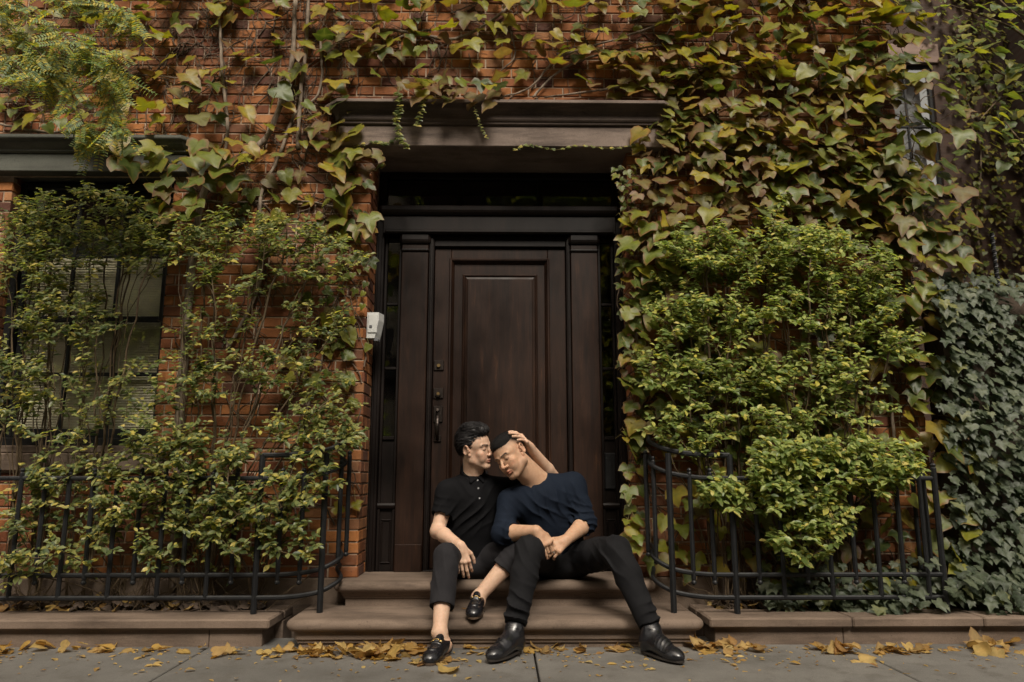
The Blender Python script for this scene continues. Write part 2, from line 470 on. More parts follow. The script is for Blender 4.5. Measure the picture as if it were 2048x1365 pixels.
for a in range(len(xj)-1):
    for c in range(3):
        mb = MB(); g_ = .0045
        mb.bevel_box(xj[a]+g_, xj[a+1]-g_, yj[c]+g_, yj[c+1]-g_, -.05, RND.uniform(-.0015, .0015), .004)
        mb.build('flagstone', M['pavement'], pav)

# ================================================================== the brick house
W = WALL_Y
OPX0, OPX1 = -.836, .802          # doorway
OPZ1 = 2.925
WINX0, WINX1, WINZ0, WINZ1 = -3.10, -2.085, 1.055, 2.735
HX0, HX1, HZ1 = -12.0, 2.582, 13.0
BRZ0 = .288                        # first course stands on the stone base
house = empty('brick_house', (0, W, 0), 'ivy covered orange brick town house with dark wooden front door', 'house')

def wall_with_holes(mb, x0, x1, z0, z1, y, holes):
    xs = sorted({x0, x1, *[h[0] for h in holes], *[h[1] for h in holes]})
    zs = sorted({z0, z1, *[h[2] for h in holes], *[h[3] for h in holes]})
    for i in range(len(xs)-1):
        for j in range(len(zs)-1):
            cx, cz = (xs[i]+xs[i+1])/2, (zs[j]+zs[j+1])/2
            if any(h[0] < cx < h[1] and h[2] < cz < h[3] for h in holes): continue
            mb.add([(xs[i],y,zs[j]),(xs[i+1],y,zs[j]),(xs[i+1],y,zs[j+1]),(xs[i],y,zs[j+1])], [(0,1,2,3)])
MORT = .008
mb = MB()
wall_with_holes(mb, HX0, HX1-.004, .0, HZ1, W+MORT, [(OPX0-.006, OPX1+.006, .0, OPZ1+.1), (WINX0-.006, WINX1+.006, WINZ0-.15, WINZ1)])
# reveals of the doorway and of the window (mortar bed behind the bricks)
mb.add([(OPX0-.007,W+MORT,0),(OPX0-.007,4.9,0),(OPX0-.007,4.9,OPZ1+.1),(OPX0-.007,W+MORT,OPZ1+.1)], [(0,1,2,3)])
mb.add([(OPX1+.007,W+MORT,0),(OPX1+.007,4.9,0),(OPX1+.007,4.9,OPZ1+.1),(OPX1+.007,W+MORT,OPZ1+.1)], [(3,2,1,0)])
mb.add([(WINX0-.007,W+MORT,WINZ0-.15),(WINX0-.007,4.7,WINZ0-.15),(WINX0-.007,4.7,WINZ1),(WINX0-.007,W+MORT,WINZ1)], [(0,1,2,3)])
mb.add([(WINX1+.007,W+MORT,WINZ0-.15),(WINX1+.007,4.7,WINZ0-.15),(WINX1+.007,4.7,WINZ1),(WINX1+.007,W+MORT,WINZ1)], [(3,2,1,0)])
mb.add([(HX1-.004,W+MORT,0),(HX1-.004,11,0),(HX1-.004,11,HZ1),(HX1-.004,W+MORT,HZ1)], [(0,1,2,3)])
mb.add([(HX0,W+MORT,HZ1),(HX1-.004,W+MORT,HZ1),(HX1-.004,11,HZ1),(HX0,11,HZ1)], [(0,1,2,3)])
mb.build('mortar_bed', M['mortar'], house)

# --- bricks in Flemish bond
def brick_template(L, H, D, seed):
    """a brick seen from the front: irregular arrises, set D deep; front at y=0"""
    r_ = random.Random(seed); b = .0035
    V = []; F = []
    j = lambda a: r_.uniform(-a, a)
    for (y, o) in ((D, 0), (b, 0), (0, b)):
        V += [(-L/2+o+j(.0012), y+(j(.001) if y == 0 else 0), o+j(.0012)), (L/2-o+j(.0012), y+(j(.001) if y == 0 else 0), o+j(.0012)),
              (L/2-o+j(.0012), y+(j(.001) if y == 0 else 0), H-o+j(.0012)), (-L/2+o+j(.0012), y+(j(.001) if y == 0 else 0), H-o+j(.0012))]
    for a in (0, 4):
        for k in range(4):
            k2 = (k+1) % 4
            F.append((a+k, a+k2, a+4+k2, a+4+k))
    F.append((8, 9, 10, 11))
    return V, F
COURSE, UNIT, JOINT = .0673, .3375, .010
bricks = []      # (cx, z, y, length, yaw, jitter)
def jamb_holes(z):
    hs = []
    if z < OPZ1+.02: hs.append((OPX0, OPX1))
    if WINZ0-.16 < z < WINZ1-.005: hs.append((WINX0, WINX1))
    if 2.735 < z < 2.965: hs.append((-9, -1.945))
    if 2.92 < z < 3.235: hs.append((-1.06, 1.045))
    if WINZ0-.165 < z < WINZ0-.02: hs.append((WINX0-.09, WINX1+.09))
    return hs
row = 0; z = BRZ0
while z < 5.15:
    off = (UNIT/2 if row % 2 else 0) + RND.uniform(-.006, .006)
    x = math.floor(-4.0/UNIT)*UNIT + off
    hs = jamb_holes(z + COURSE/2)
    while x < HX1:
        for L in (UNIT*2/3, UNIT/3):
            a, b_ = x + JOINT/2, x + L - JOINT/2
            segs = [(a, b_)]
            for h0, h1 in hs:
                ns_ = []
                for s0, s1 in segs:
                    if s1 <= h0 or s0 >= h1: ns_.append((s0, s1)); continue
                    if s0 < h0: ns_.append((s0, h0))
                    if s1 > h1: ns_.append((h1, s1))
                segs = ns_
            for s0, s1 in segs:
                s1 = min(s1, HX1)
                if s1 - s0 > .028: bricks.append(((s0+s1)/2, z, W + RND.uniform(-.002, .0025), s1-s0, 0.0))
            x += L
    row += 1; z += COURSE
# jamb returns: bricks seen on the sides of the doorway and window
def jamb(xj_, sgn, z0, z1, y1, first):
    """bricks lining an opening: their faces look towards +X (sgn=1) or -X"""
    z = BRZ0; r_ = 0
    while z < z1 - .01:
        if z >= z0:
            segs = [(.006, .108), (.118, .262)] if (r_ % 2) else [(.006, .215), (.225, .262)]
            for a, b_ in segs:
                if a + W < y1: bricks.append((xj_, z, W + (a+b_)/2, min(b_, y1-W)-a, sgn*math.pi/2))
        z += COURSE; r_ += 1
jamb(OPX0, 1, 0, OPZ1, 4.775, 0); jamb(OPX1, -1, 0, OPZ1, 4.775, 0)
jamb(WINX0, 1, WINZ0-.02, WINZ1, 4.64, 0); jamb(WINX1, -1, WINZ0-.02, WINZ1, 4.64, 0)
z = BRZ0; r_ = 0
while z < 5.15:      # side of the house, past the corner
    y = W + .006 + (.0 if r_ % 2 else .105)
    while y < 6.6:
        bricks.append((HX1, z, y+.10, .205, math.pi/2)); y += .335/1.5
    z += COURSE; r_ += 1

# the ones that show best become bricks of their own, the rest stay joined
def brick_score(bk):
    cx, z_, y, L, yaw = bk
    if cx > 2.5 and yaw: return -9
    s = 0
    if -1.95 < cx < -.8: s = 3.0 - abs(z_-1.5)*.35
    if abs(cx) < 1.9 and 3.22 < z_ < 3.9: s = 2.9 - abs(z_-3.4)*.8
    if cx > .8: s = 1.2 - abs(cx-.9) - abs(z_-1)*.2
    if yaw and abs(cx) < 1: s = 2.8 - (1.0 if cx > 0 else 0)
    return s + L*1.2
order = sorted(range(len(bricks)), key=lambda i: -brick_score(bricks[i]))
singles = set(order[:290])
tmpl = {}
def get_t(L, k):
    key = (round(L, 3), k)
    if key not in tmpl: tmpl[key] = brick_template(key[0], COURSE-JOINT, .05, hash(key) & 1023)
    return tmpl[key]
brick_me = {}
mass = MB()
for i, (cx, z_, y, L, yaw) in enumerate(bricks):
    k = (i*7) % 4; V, F = get_t(L, k)
    if i in singles:
        key = (round(L, 3), k)
        if key not in brick_me:
            t = MB(); t.add(V, F); brick_me[key] = t.mesh('brick', M['brick'])
        o = bpy.data.objects.new('brick', brick_me[key]); COL.objects.link(o); o.parent = house
        o.location = (cx, y - W, z_ + RND.uniform(-.0012, .0012))
        o.rotation_euler = (RND.uniform(-.008, .008), RND.uniform(-.006, .006), yaw + RND.uniform(-.006, .006))
    else:
        c_, s_ = math.cos(yaw), math.sin(yaw)
        mass.add([(cx + vx*c_ - vy*s_, y + vx*s_ + vy*c_, z_ + vz) for vx, vy, vz in V], F)
tag(mass.build('brickwork', M['brick'], house), kind='stuff')

# --- stone base of the house, door lintel, window lintels, sills
mb = MB(); mb.bevel_box(HX0, OPX0-.02, W-.012, W+.3, -.05, BRZ0-.003, .006)
mb.build('stone_base', M['brownstone'], house)
mb = MB(); mb.bevel_box(OPX1+.02, HX1, W-.012, W+.3, -.05, BRZ0-.003, .006)
mb.build('stone_base', M['brownstone'], house)
mb = MB()
mb.bevel_box(-1.046, 1.032, 4.432, 4.885, OPZ1, 3.065, .006)
mb.build('lintel', M['lintel_stone'], house)
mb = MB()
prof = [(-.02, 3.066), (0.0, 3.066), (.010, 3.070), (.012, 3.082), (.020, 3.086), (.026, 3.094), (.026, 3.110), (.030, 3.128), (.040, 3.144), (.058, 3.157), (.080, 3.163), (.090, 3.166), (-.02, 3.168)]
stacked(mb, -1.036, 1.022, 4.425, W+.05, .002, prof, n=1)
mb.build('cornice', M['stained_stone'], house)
mb = MB(); stacked(mb, -1.036, 1.022, 4.425, W+.05, .002, [(-.02, 3.1685), (.094, 3.1685), (.099, 3.173), (.099, 3.188), (.095, 3.193), (-.02, 3.198)], n=1)
mb.build('cornice_cap', M['lintel_stone'], house)
# window lintel (grey painted), runs out of the picture on the left
mb = MB(); mb.bevel_box(-3.3, -1.985, 4.440, 4.66, 2.745, 2.862, .005)
mb.build('window_lintel', M['grey_lintel'], house)
mb = MB()
prof = [(-.02, 2.863), (0, 2.863), (.012, 2.872), (.014, 2.882), (.030, 2.892), (.050, 2.908), (.060, 2.924), (.076, 2.928), (.080, 2.934), (.080, 2.952), (-.02, 2.960)]
stacked(mb, -3.29, -1.995, 4.432, W+.05, .002, prof, n=1)
mb.build('window_cornice', M['grey_lintel'], house)
mb = MB(); mb.bevel_box(WINX0-.08, WINX1+.08, 4.475, 4.70, .895, 1.0, .008); mb.bevel_box(WINX0-.02, WINX1+.02, 4.50, 4.70, 1.001, 1.045, .006)
mb.build('window_sill', M['brownstone'], house)

# --- sash window
win = MB()
fy = 4.60
def frame_rect(mb, x0, x1, z0, z1, w, y0, y1, b=.004, bot=None):
    bt = bot or w
    mb.bevel_box(x0, x0+w, y0, y1, z0, z1, b); mb.bevel_box(x1-w, x1, y0, y1, z0, z1, b)
    mb.bevel_box(x0+w+.0005, x1-w-.0005, y0+.002, y1, z1-w, z1, b); mb.bevel_box(x0+w+.0005, x1-w-.0005, y0+.002, y1, z0, z0+bt, b)
frame_rect(win, WINX0, WINX1, 1.046, WINZ1-.01, .042, 4.585, 4.70, .005, .05)
winf = win.build('window', M['window_black'], house)
zb, zm, zt = 1.10, 1.845, WINZ1-.055
x0, x1 = WINX0+.045, WINX1-.045
up = MB(); frame_rect(up, x0, x1, zm-.022, zt, .034, 4.622, 4.655)
up.build('upper_sash', M['window_black'], winf)
lo = MB(); frame_rect(lo, x0, x1, zb, zm+.022, .034, 4.660, 4.693, .004, .055)
lo.build('lower_sash', M['window_black'], winf)
cols = [x0+.034 + (x1-x0-.068)*k/3 for k in range(4)]
for (za, zc, yy) in ((zm+.012, zt-.034, 4.628), (zb+.055, zm-.012, 4.666)):
    mid = (za+zc)/2
    for k in (1, 2):
        mb = MB(); mb.bevel_box(cols[k]-.011, cols[k]+.011, yy, yy+.020, za, zc, .003); mb.build('glazing_bar', M['window_black'], winf)
    mb = MB(); mb.bevel_box(cols[0], cols[3], yy+.001, yy+.019, mid-.011, mid+.011, .003); mb.build('glazing_bar', M['window_black'], winf)
    for k in range(3):
        for (a, b_) in ((za, mid-.011), (mid+.011, zc)):
            mb = MB(); mb.box(cols[k]+.008, cols[k+1]-.008, yy+.012, yy+.015, a, b_); mb.build('pane', M['glass'], winf)
# blind: tilted slats, upper part raised
zz = zb+.02
while zz < 2.235:
    mb = MB(); sl = .0185
    mb.add([(x0+.01, 4.722, zz), (x1-.01, 4.722, zz), (x1-.01, 4.736, zz+sl), (x0+.01, 4.736, zz+sl), (x0+.01, 4.7235, zz-.0012), (x1-.01, 4.7235, zz-.0012), (x1-.01, 4.7375, zz+sl-.0012), (x0+.01, 4.7375, zz+sl-.0012)],
           [(0,1,2,3),(7,6,5,4),(0,4,5,1),(3,2,6,7)])
    mb.build('blind_slat', M['blind'], winf); zz += .0165
mb = MB(); mb.bevel_box(x0, x1, 4.72, 4.75, 2.24, 2.285, .004); mb.build('blind_head', M['blind'], winf)
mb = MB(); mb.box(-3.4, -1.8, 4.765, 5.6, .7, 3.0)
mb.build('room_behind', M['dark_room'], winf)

# --- door surround
D = DOOR_Y; ZL = .286
sur = MB()
def panel_frame(mb, x0, x1, z0, z1, y, w=.02, d=.012):
    """raised bead round a panel"""
    for (a, b_, c_, e_) in ((x0, x1, z1-w, z1), (x0, x1, z0, z0+w), (x0, x0+w, z0+w, z1-w), (x1-w, x1, z0+w, z1-w)):
        mb.bevel_box(a+.0004, b_-.0004, y-d, y+.004, c_+.0004, e_-.0004, .004)
# jamb frame beside the brick
for (xa, xb) in ((OPX0+.003, -.782), (.748, OPX1-.003)):
    mb = MB(); mb.bevel_box(xa, xb, 4.772, 4.87, ZL, 2.60, .004)
    mb.bevel_box(xa+.012, xb-.014, 4.764, 4.775, ZL, 2.44, .004)
    mb.build('door_jamb', M['frame_wood'], house)
# entablature: frieze board, bead, transom bar
mb = MB(); mb.bevel_box(-.79, .758, 4.742, 4.87, 2.452, 2.575, .004)
mb.bevel_box(-.775, .742, 4.728, 4.7425, 2.455, 2.475, .005)
mb.build('frieze_board', M['frame_wood'], house)
mb = MB()
stacked(mb, -.80, .766, 4.735, 4.87, .002, [(0, 2.5755), (.006, 2.578), (.020, 2.590), (.028, 2.604), (.030, 2.625), (.024, 2.634), (-.02, 2.640)], n=1)
mb.build('transom_bar', M['frame_wood'], house)
mb = MB(); frame_rect(mb, -.83, .796, 2.641, 2.915, .04, 4.83, 4.90)
for xq in (-.29, .26): mb.bevel_box(xq-.018, xq+.018, 4.836, 4.89, 2.682, 2.874, .003)
tf = mb.build('transom_window', M['frame_wood'], house)
for (a, b_) in ((-.79, -.308), (-.272, .242), (.278, .756)):
    mb = MB(); mb.box(a, b_, 4.862, 4.866, 2.681, 2.875); mb.build('pane', M['dark_glass'], tf)
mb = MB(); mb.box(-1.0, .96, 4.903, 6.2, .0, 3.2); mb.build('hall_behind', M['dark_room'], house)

def pilaster(xa, xb):
    mb = MB()
    mb.bevel_box(xa, xb, 4.768, 4.86, ZL, 2.449, .004)                       # shaft
    p = mb.build('pilaster', M['door_wood'], house)
    mb = MB(); mb.bevel_box(xa+.004, xb-.004, 4.752, 4.7675, ZL, .452, .004)
    mb.build('plinth_block', M['door_wood'], p)
    mb = MB()
    stacked(mb, xa, xb, 4.764, 4.80, .002, [(-.01, 2.335), (.004, 2.335), (.008, 2.343), (.004, 2.351), (-.01, 2.351)], n=1)
    stacked(mb, xa, xb, 4.762, 4.80, .002, [(-.01, 2.386), (.004, 2.388), (.012, 2.398), (.016, 2.412), (.016, 2.446), (-.01, 2.448)], n=1)
    mb.build('capital', M['frame_wood'], p)
pilaster(-.664, -.488); pilaster(.457, .636)

def sidelight(xa, xb, mail):
    mb = MB(); y = 4.815
    gz0, gz1 = 1.126, 2.42
    mb.bevel_box(xa, xa+.018, y-.012, y+.03, ZL, 2.449, .003); mb.bevel_box(xb-.018, xb, y-.012, y+.03, ZL, 2.449, .003)
    for zq, h in ((1.105, .022), (1.556, .018), (1.985, .018), (2.425, .024)):
        mb.bevel_box(xa+.0185, xb-.0185, y-.010, y+.03, zq-h/2, zq+h/2, .003)
    mb.box(xa+.018, xb-.018, y+.004, y+.03, .70, 1.094)
    mb.box(xa+.018, xb-.018, y+.004, y+.03, ZL, .66)
    panel_frame(mb, xa+.024, xb-.024, .33, .60, y+.004, .012, .008)
    s = mb.build('sidelight', M['frame_wood'], house)
    mb = MB(); stacked(mb, xa, xb, y-.012, y+.02, .002, [(-.01, .662), (.004, .664), (.010, .672), (.014, .686), (.006, .698), (-.01, .702)], n=1)
    mb.build('sidelight_sill', M['frame_wood'], s)
    for a, b_ in ((1.116, 1.547), (1.565, 1.976), (1.994, 2.413)):
        mb = MB(); mb.box(xa+.018, xb-.018, y+.006, y+.010, a, b_); mb.build('pane', M['dark_glass'], s)
    if mail:
        cx = (xa+xb)/2
        mb = MB(); mb.bevel_box(cx-.034, cx+.034, y-.012, y+.006, .785, 1.012, .004); pl = mb.build('mail_slot', M['black_iron'], s)
sidelight(-.780, -.668, False); sidelight(.640, .746, True)

# --- door leaf
DX0, DX1, DZ0, DZ1 = -.447, .423, ZL+.012, 2.372
mb = MB()
mb.bevel_box(-.484, DX0-.003, 4.775, 4.86, ZL, 2.449, .004); mb.bevel_box(DX1+.003, .453, 4.775, 4.86, ZL, 2.449, .004)
mb.bevel_box(DX0-.0025, DX1+.0025, 4.785, 4.86, DZ1+.003, 2.449, .004)
mb.bevel_box(-.474, DX0-.010, 4.767, 4.776, ZL, 2.43, .003); mb.bevel_box(DX1+.010, .444, 4.767, 4.776, ZL, 2.43, .003)
mb.build('door_frame', M['frame_wood'], house)
door = MB()
y0 = 4.808
PX0, PX1, PZ0, PZ1 = -.338, .305, .52, 2.285
door.bevel_box(DX0, PX0, y0, y0+.045, DZ0, DZ1, .003); door.bevel_box(PX1, DX1, y0, y0+.045, DZ0, DZ1, .003)
door.bevel_box(PX0+.0005, PX1-.0005, y0+.001, y0+.045, PZ1, DZ1, .003); door.bevel_box(PX0+.0005, PX1-.0005, y0+.001, y0+.045, DZ0, PZ0, .003)
door.box(PX0-.002, PX1+.002, y0+.016, y0+.044, PZ0-.002, PZ1+.002)
dr = door.build('front_door', M['door_wood'], house)
def moulding(x0, x1, z0, z1, prof):
    """mitred moulding round a rectangle; prof = (inset, y)"""
    mb = MB(); rs = []
    for o, y in prof:
        rs.append([(x0+o, y, z0+o), (x1-o, y, z0+o), (x1-o, y, z1-o), (x0+o, y, z1-o)])
    mb.rings(rs, cap0=False, cap1=False)
    return mb
moulding(PX0-.012, PX1+.012, PZ0-.012, PZ1+.012, [(0, y0-.0005), (.001, y0-.008), (.006, y0-.013), (.014, y0-.012), (.020, y0-.004), (.027, y0+.004), (.034, y0+.015)]).build('door_moulding', M['door_wood'], dr)
IX0, IX1, IZ0, IZ1 = -.252, .227, .62, 2.182
mb = moulding(IX0-.010, IX1+.010, IZ0-.010, IZ1+.010, [(0, y0+.0155), (.002, y0+.008), (.008, y0+.004), (.014, y0+.007), (.017, y0+.014), (.020, y0+.012), (.034, y0+.008)])
mb.build('door_moulding', M['door_wood'], dr)
mb = MB(); mb.bevel_box(IX0+.024, IX1-.024, y0+.006, y0+.018, IZ0+.024, IZ1-.024, .003); mb.build('door_panel', M['door_wood'], dr)
# locks and handle
def cyl(mb, c, r_, y0_, y1_, n=20, mi=0):
    mb.rings([[(c[0]+r_*math.cos(2*math.pi*k/n), yy, c[1]+r_*math.sin(2*math.pi*k/n)) for k in range(n)] for yy in (y1_, y0_)], mi)
hx = -.409
def lock_plate(zc, h, knob):
    mb = MB(); mb.bevel_box(hx-.033, hx+.033, y0-.010, y0-.0005, zc-h, zc+h, .004)
    p = mb.build('lock_plate', M['hardware'], dr)
    mb = MB(); cyl(mb, (hx, zc), .019, y0-.020, y0-.0095); mb.build('lock_ring', M['black_iron'], p) if False else None
    mb2 = MB(); cyl(mb2, (hx, zc-.003), .011 if not knob else .019, y0-.024, y0-.0105); 
    mb2.build('lock_cylinder', M['brass'] if not knob else M['hardware'], dr)
    if knob: mb3 = MB(); cyl(mb3, (hx, zc-.004), .010, y0-.028, y0-.0245); mb3.build('lock_cylinder', M['brass'], dr)
lock_plate(1.575, .034, False); lock_plate(1.392, .034, True)
mb = MB(); mb.bevel_box(hx-.030, hx+.030, y0-.012, y0-.0005, 1.205, 1.312, .005); mb.build('handle_plate', M['hardware'], dr)
mb = MB(); mb.bevel_box(hx-.024, hx+.024, y0-.012, y0-.0005, 1.080, 1.122, .006); mb.build('handle_plate', M['hardware'], dr)
mb = MB()
pts = []
for k in range(13):
    t = k/12; a = math.pi*t
    pts.append((hx, y0-.012-.048*math.sin(a)**.8, 1.262-.165*t))
mb.tube(pts, [.0095+.004*math.sin(math.pi*k/12) for k in range(13)], 10)
mb.tube([(hx, y0-.02, 1.285), (hx, y0-.05, 1.280), (hx, y0-.058, 1.270)], [.010, .012, .006], 8)
mb.build('door_handle', M['hardware'], dr)
# door threshold
mb = MB(); mb.bevel_box(-.484, .453, 4.765, 4.86, ZL+.0005, ZL+.011, .003); mb.build('threshold', M['frame_wood'], house)

# ================================================================== stoop
stoop = empty('stone_stoop', (0, 4.3, 0), 'two low brownstone steps with rounded noses leading up to the dark front door', 'steps')
def nose(zt, t, o=.0):
    """bullnose from the underside (zt-t) to the tread at zt"""
    pr = []
    for k in range(9):
        a = -math.pi/2 + math.pi*k/8
        pr.append((-.032+.034*math.cos(a), zt - t/2 + t/2*math.sin(a)))
    return pr
H1, H2 = .145, .286
def step(name, x0, x1, y0, y1, zb_, zt, rc):
    mb = MB(); t = .060
    pr = [(-.062, zb_), (-.062, zb_+.045), (-.052, zb_+.047), (-.050, zb_+.058), (-.040, zb_+.066), (-.036, zt-t-.002)]
    stacked(mb, x0, x1, y0, y1, rc, pr + nose(zt, t) + [(-.06, zt+.0006), (-.20, zt+.001)], n=9)
    return mb.build(name, M['brownstone'], stoop, smooth=True, angle=R(32))
step('lower_step', -1.100, 1.046, 3.978, 4.50, -.02, H1, .075)
step('landing', -.938, .870, 4.335, 4.78, H1+.0005, H2, .05)

# ================================================================== low walls with coping, beds behind
def low_wall(label, xs_base, xs_cop, xend, sgn):
    t = empty('low_wall', ((xend+xs_cop[-1])/2, 4.12, 0), label, 'wall')
    for a, b_ in zip(xs_base[:-1], xs_base[1:]):
        mb = MB(); mb.bevel_box(min(a,b_)+.0015, max(a,b_)-.0015, 4.085, 4.30, -.04, .088, .004); mb.build('base_block', M['brownstone'], t)
    for a, b_ in zip(xs_cop[:-1], xs_cop[1:]):
        mb = MB(); mb.bevel_box(min(a,b_)+.0015, max(a,b_)-.0015, 4.048, 4.32, .0885, .140, .009); mb.build('coping_stone', M['brownstone'], t)
    a = xend; b_ = xend - sgn*.12
    mb = MB(); mb.bevel_box(min(a, b_)+.03, max(a, b_)-.0 if sgn > 0 else max(a, b_)-.03, 4.301, 4.49, -.04, .088, .004); mb.build('base_block', M['brownstone'], t)
    mb = MB(); mb.bevel_box(min(a, b_), max(a, b_), 4.3215, 4.495, .0885, .1395, .009); mb.build('coping_stone', M['brownstone'], t)
    return t
low_wall('low brownstone kerb wall with flat coping under the left iron railing', [-8.0, -6.2, -4.4, -2.9, -1.51, -1.235], [-8.0, -6.0, -4.2, -2.84, -1.192], -1.192, 1)
low_wall('low brownstone kerb wall with jointed coping under the right iron railing', [8.0, 6.0, 4.3, 2.46, 1.79, 1.115], [8.0, 6.3, 4.5, 2.52, 1.83, 1.082], 1.082, -1)
bed = MB()
bed.box(-8, -1.30, 4.3, 4.5, -.04, .112); bed.box(1.19, 3.2, 4.3, 4.5, -.04, .112)
bed.box(3.2, 9, 4.3, 14, -.04, .02)
tag(bed.build('planting_bed', M['soil']), kind='structure')

# ================================================================== iron railings
def spline(pts, n=8):
    P = [Vector(q) for q in pts]; out = []
    for i in range(len(P)-1):
        p0 = P[max(i-1,0)]; p1 = P[i]; p2 = P[i+1]; p3 = P[min(i+2, len(P)-1)]
        for k in range(n):
            t = k/n
            out.append(.5*((2*p1) + (-p0+p2)*t + (2*p0-5*p1+4*p2-p3)*t*t + (-p0+3*p1-3*p2+p3)*t**3))
    out.append(P[-1]); return out
def rail(mb, pts, w=.010, h=.013):
    """rounded flat bar swept along pts, kept level across"""
    P = [Vector(q) for q in pts]; rs = []
    for i, q in enumerate(P):
        t = (P[min(i+1, len(P)-1)] - P[max(i-1, 0)]); t.z = 0; t.normalize()
        sd = Vector((-t.y, t.x, 0))
        rs.append([tuple(q + sd*(w*math.cos(2*math.pi*(k+.5)/8)*1.08) + Vector((0,0,h*math.sin(2*math.pi*(k+.5)/8)*1.08))) for k in range(8)])
    mb.rings(rs)
def baluster(x, y, z0, z1, w=.0095, ang=0.0, finial=True, foot=True):
    mb = MB()
    c_, s_ = math.cos(ang), math.sin(ang)
    def sq(hw, z): return [(x + (a*c_-b_*s_)*hw, y + (a*s_+b_*c_)*hw, z) for a, b_ in ((-1,-.35),(-.35,-1),(.35,-1),(1,-.35),(1,.35),(.35,1),(-.35,1),(-1,.35))]
    rr = []
    if foot: rr += [sq(.004, z0), sq(w*1.15, z0+.008), sq(w*1.15, z0+.016), sq(w*.8, z0+.024), sq(w, z0+.034)]
    else: rr += [sq(w, z0)]
    if finial: rr += [sq(w, z1-.030), sq(w*.72, z1-.024), sq(w*1.05, z1-.012), sq(w*.75, z1-.004), sq(.002, z1)]
    else: rr += [sq(w, z1)]
    mb.rings(rr)
    return mb
ZR = [.222, .340, .853, .979]
def railing(label, s, xw, yw, xs_post, y_line, x_far, end_post):
    """s=-1 left of the steps, +1 right of them; rails sweep up and in to the wall at xw"""
    t = empty('iron_railing', (xs_post[1], y_line, .14), label, 'railing')
    yl = y_line
    rise = [.135, .135, .130, .130]
    def path(k, far):
        z_ = ZR[k]; r_ = rise[k]
        xp0, xp1 = xs_post[0], xs_post[1]      # nearest post (on the step), next post (on the coping)
        pts = [(far, yl, z_)] if far is not None else []
        n_ = 1
        if far is not None: pts.append((xp1 + s*.15, yl, z_))
        pts += [(xp1, yl, z_), ((xp0+xp1)/2, yl, z_+.004), (xp0 + s*.03, yl+.004, z_+r_*.18),
                (xp0 - s*.045, yl+.05, z_+r_*.40), (xp0 - s*.082, yl+.12, z_+r_*.66), (xw, yl+.22, z_+r_*.92), (xw, yw, z_+r_)]
        return spline(pts, 6)
    for k in range(4):
        mb = MB(); far = x_far if k < 3 else None
        pts = path(k, far); rail(mb, pts, .010, .0125 if k < 3 else .014)
        mb.build('rail', M['black_iron'], t)
    # posts
    mb = baluster(xs_post[0], yl, H1-.002, ZR[3]+.012, .0155, 0, False, False); mb.build('post', M['black_iron'], t)
    mb = baluster(xs_post[1], yl, .138, ZR[3]+.004, .0155, 0, False, False); mb.build('post', M['black_iron'], t)
    # two bars on the sweep by the wall
    for (fx, fy_, fr) in ((xs_post[0] - s*.066, yl+.095, .55), (xs_post[0] - s*.094, yl+.175, .8)):
        mb = baluster(fx, fy_, ZR[1]+.135*fr-.03, ZR[2]+.13*fr+.055, .012); mb.build('baluster', M['black_iron'], t)
    # balusters between the posts and along the straight run
    gap = (xs_post[1]-xs_post[0])/3
    for k in (1, 2):
        mb = baluster(xs_post[0]+gap*k, yl, ZR[1]-.052, ZR[2]+.058, .012); mb.build('baluster', M['black_iron'], t)
    x = xs_post[1] + s*.131; k = 0
    while (x > x_far + .05 if s < 0 else x < x_far - .05):
        long_ = k % 2 == 1
        mb = baluster(x, yl, (ZR[0]-.004) if long_ else ZR[1]-.052, ZR[2]+.058, .012, 0, True, not long_)
        mb.build('baluster', M['black_iron'], t)
        x += s*.131; k += 1
    if end_post:
        mb = baluster(x_far, yl, .138, ZR[2]+.085, .015, 0, True, False); mb.build('post', M['black_iron'], t)
        for k in range(3):
            mb = MB(); rail(mb, [(x_far, yl, ZR[k]), (x_far+.0, yw, ZR[k])], .009, .0115); mb.build('rail', M['black_iron'], t)
        for k, fy_ in enumerate((.11, .22)):
            mb = baluster(x_far, yl+fy_, ZR[1]-.05, ZR[2]+.058, .012); mb.build('baluster', M['black_iron'], t)
    return t
railing('black iron railing left of the steps, behind leafy shrubs, curving in to the wall', -1, -.935, 4.50, (-.972, -1.325), 4.20, -3.95, False)
railing('black iron railing right of the steps with an upright end post by the ivy hedge', 1, .868, 4.50, (.925, 1.266), 4.17, 2.400, True)

# ================================================================== intercom on the brick edge
ic = empty('intercom_box', (-.84, 4.49, 1.70), 'small white wedge shaped entry box mounted on the brick edge left of the door', 'intercom')
mb = MB()
xq0, xq1 = -.832, -.747
# white body wraps the brick edge: flat plate facing the street, chamfered side towards the door
yb = 4.55
V = [(-.834,yb,1.708),(-.762,yb,1.708),(-.762,yb,1.862),(-.834,yb,1.862)]
mb.rings([[(-.834, 4.60, z_), (-.834, 4.525, z_), (-.763+dx, 4.525, z_), (-.742+dx, 4.600, z_)] for z_, dx in ((1.703, -.022), (1.735, -.014), (1.815, .0), (1.865, .0))])
b1 = mb.build('intercom_body', M['white_plastic'], ic)
mb = MB(); mb.bevel_box(-.828, -.770, 4.518, 4.5255, 1.735, 1.852, .003); mb.build('cover_plate', M['white_plastic'], ic)
mb = MB(); mb.bevel_box(-.818, -.800, 4.514, 4.5185, 1.765, 1.783, .002); mb.build('call_button', M['grey_plastic'], ic)
mb = MB(); mb.bevel_box(-.790, -.762, 4.53, 4.60, 1.684, 1.7025, .003); mb.build('bottom_catch', M['grey_plastic'], ic)

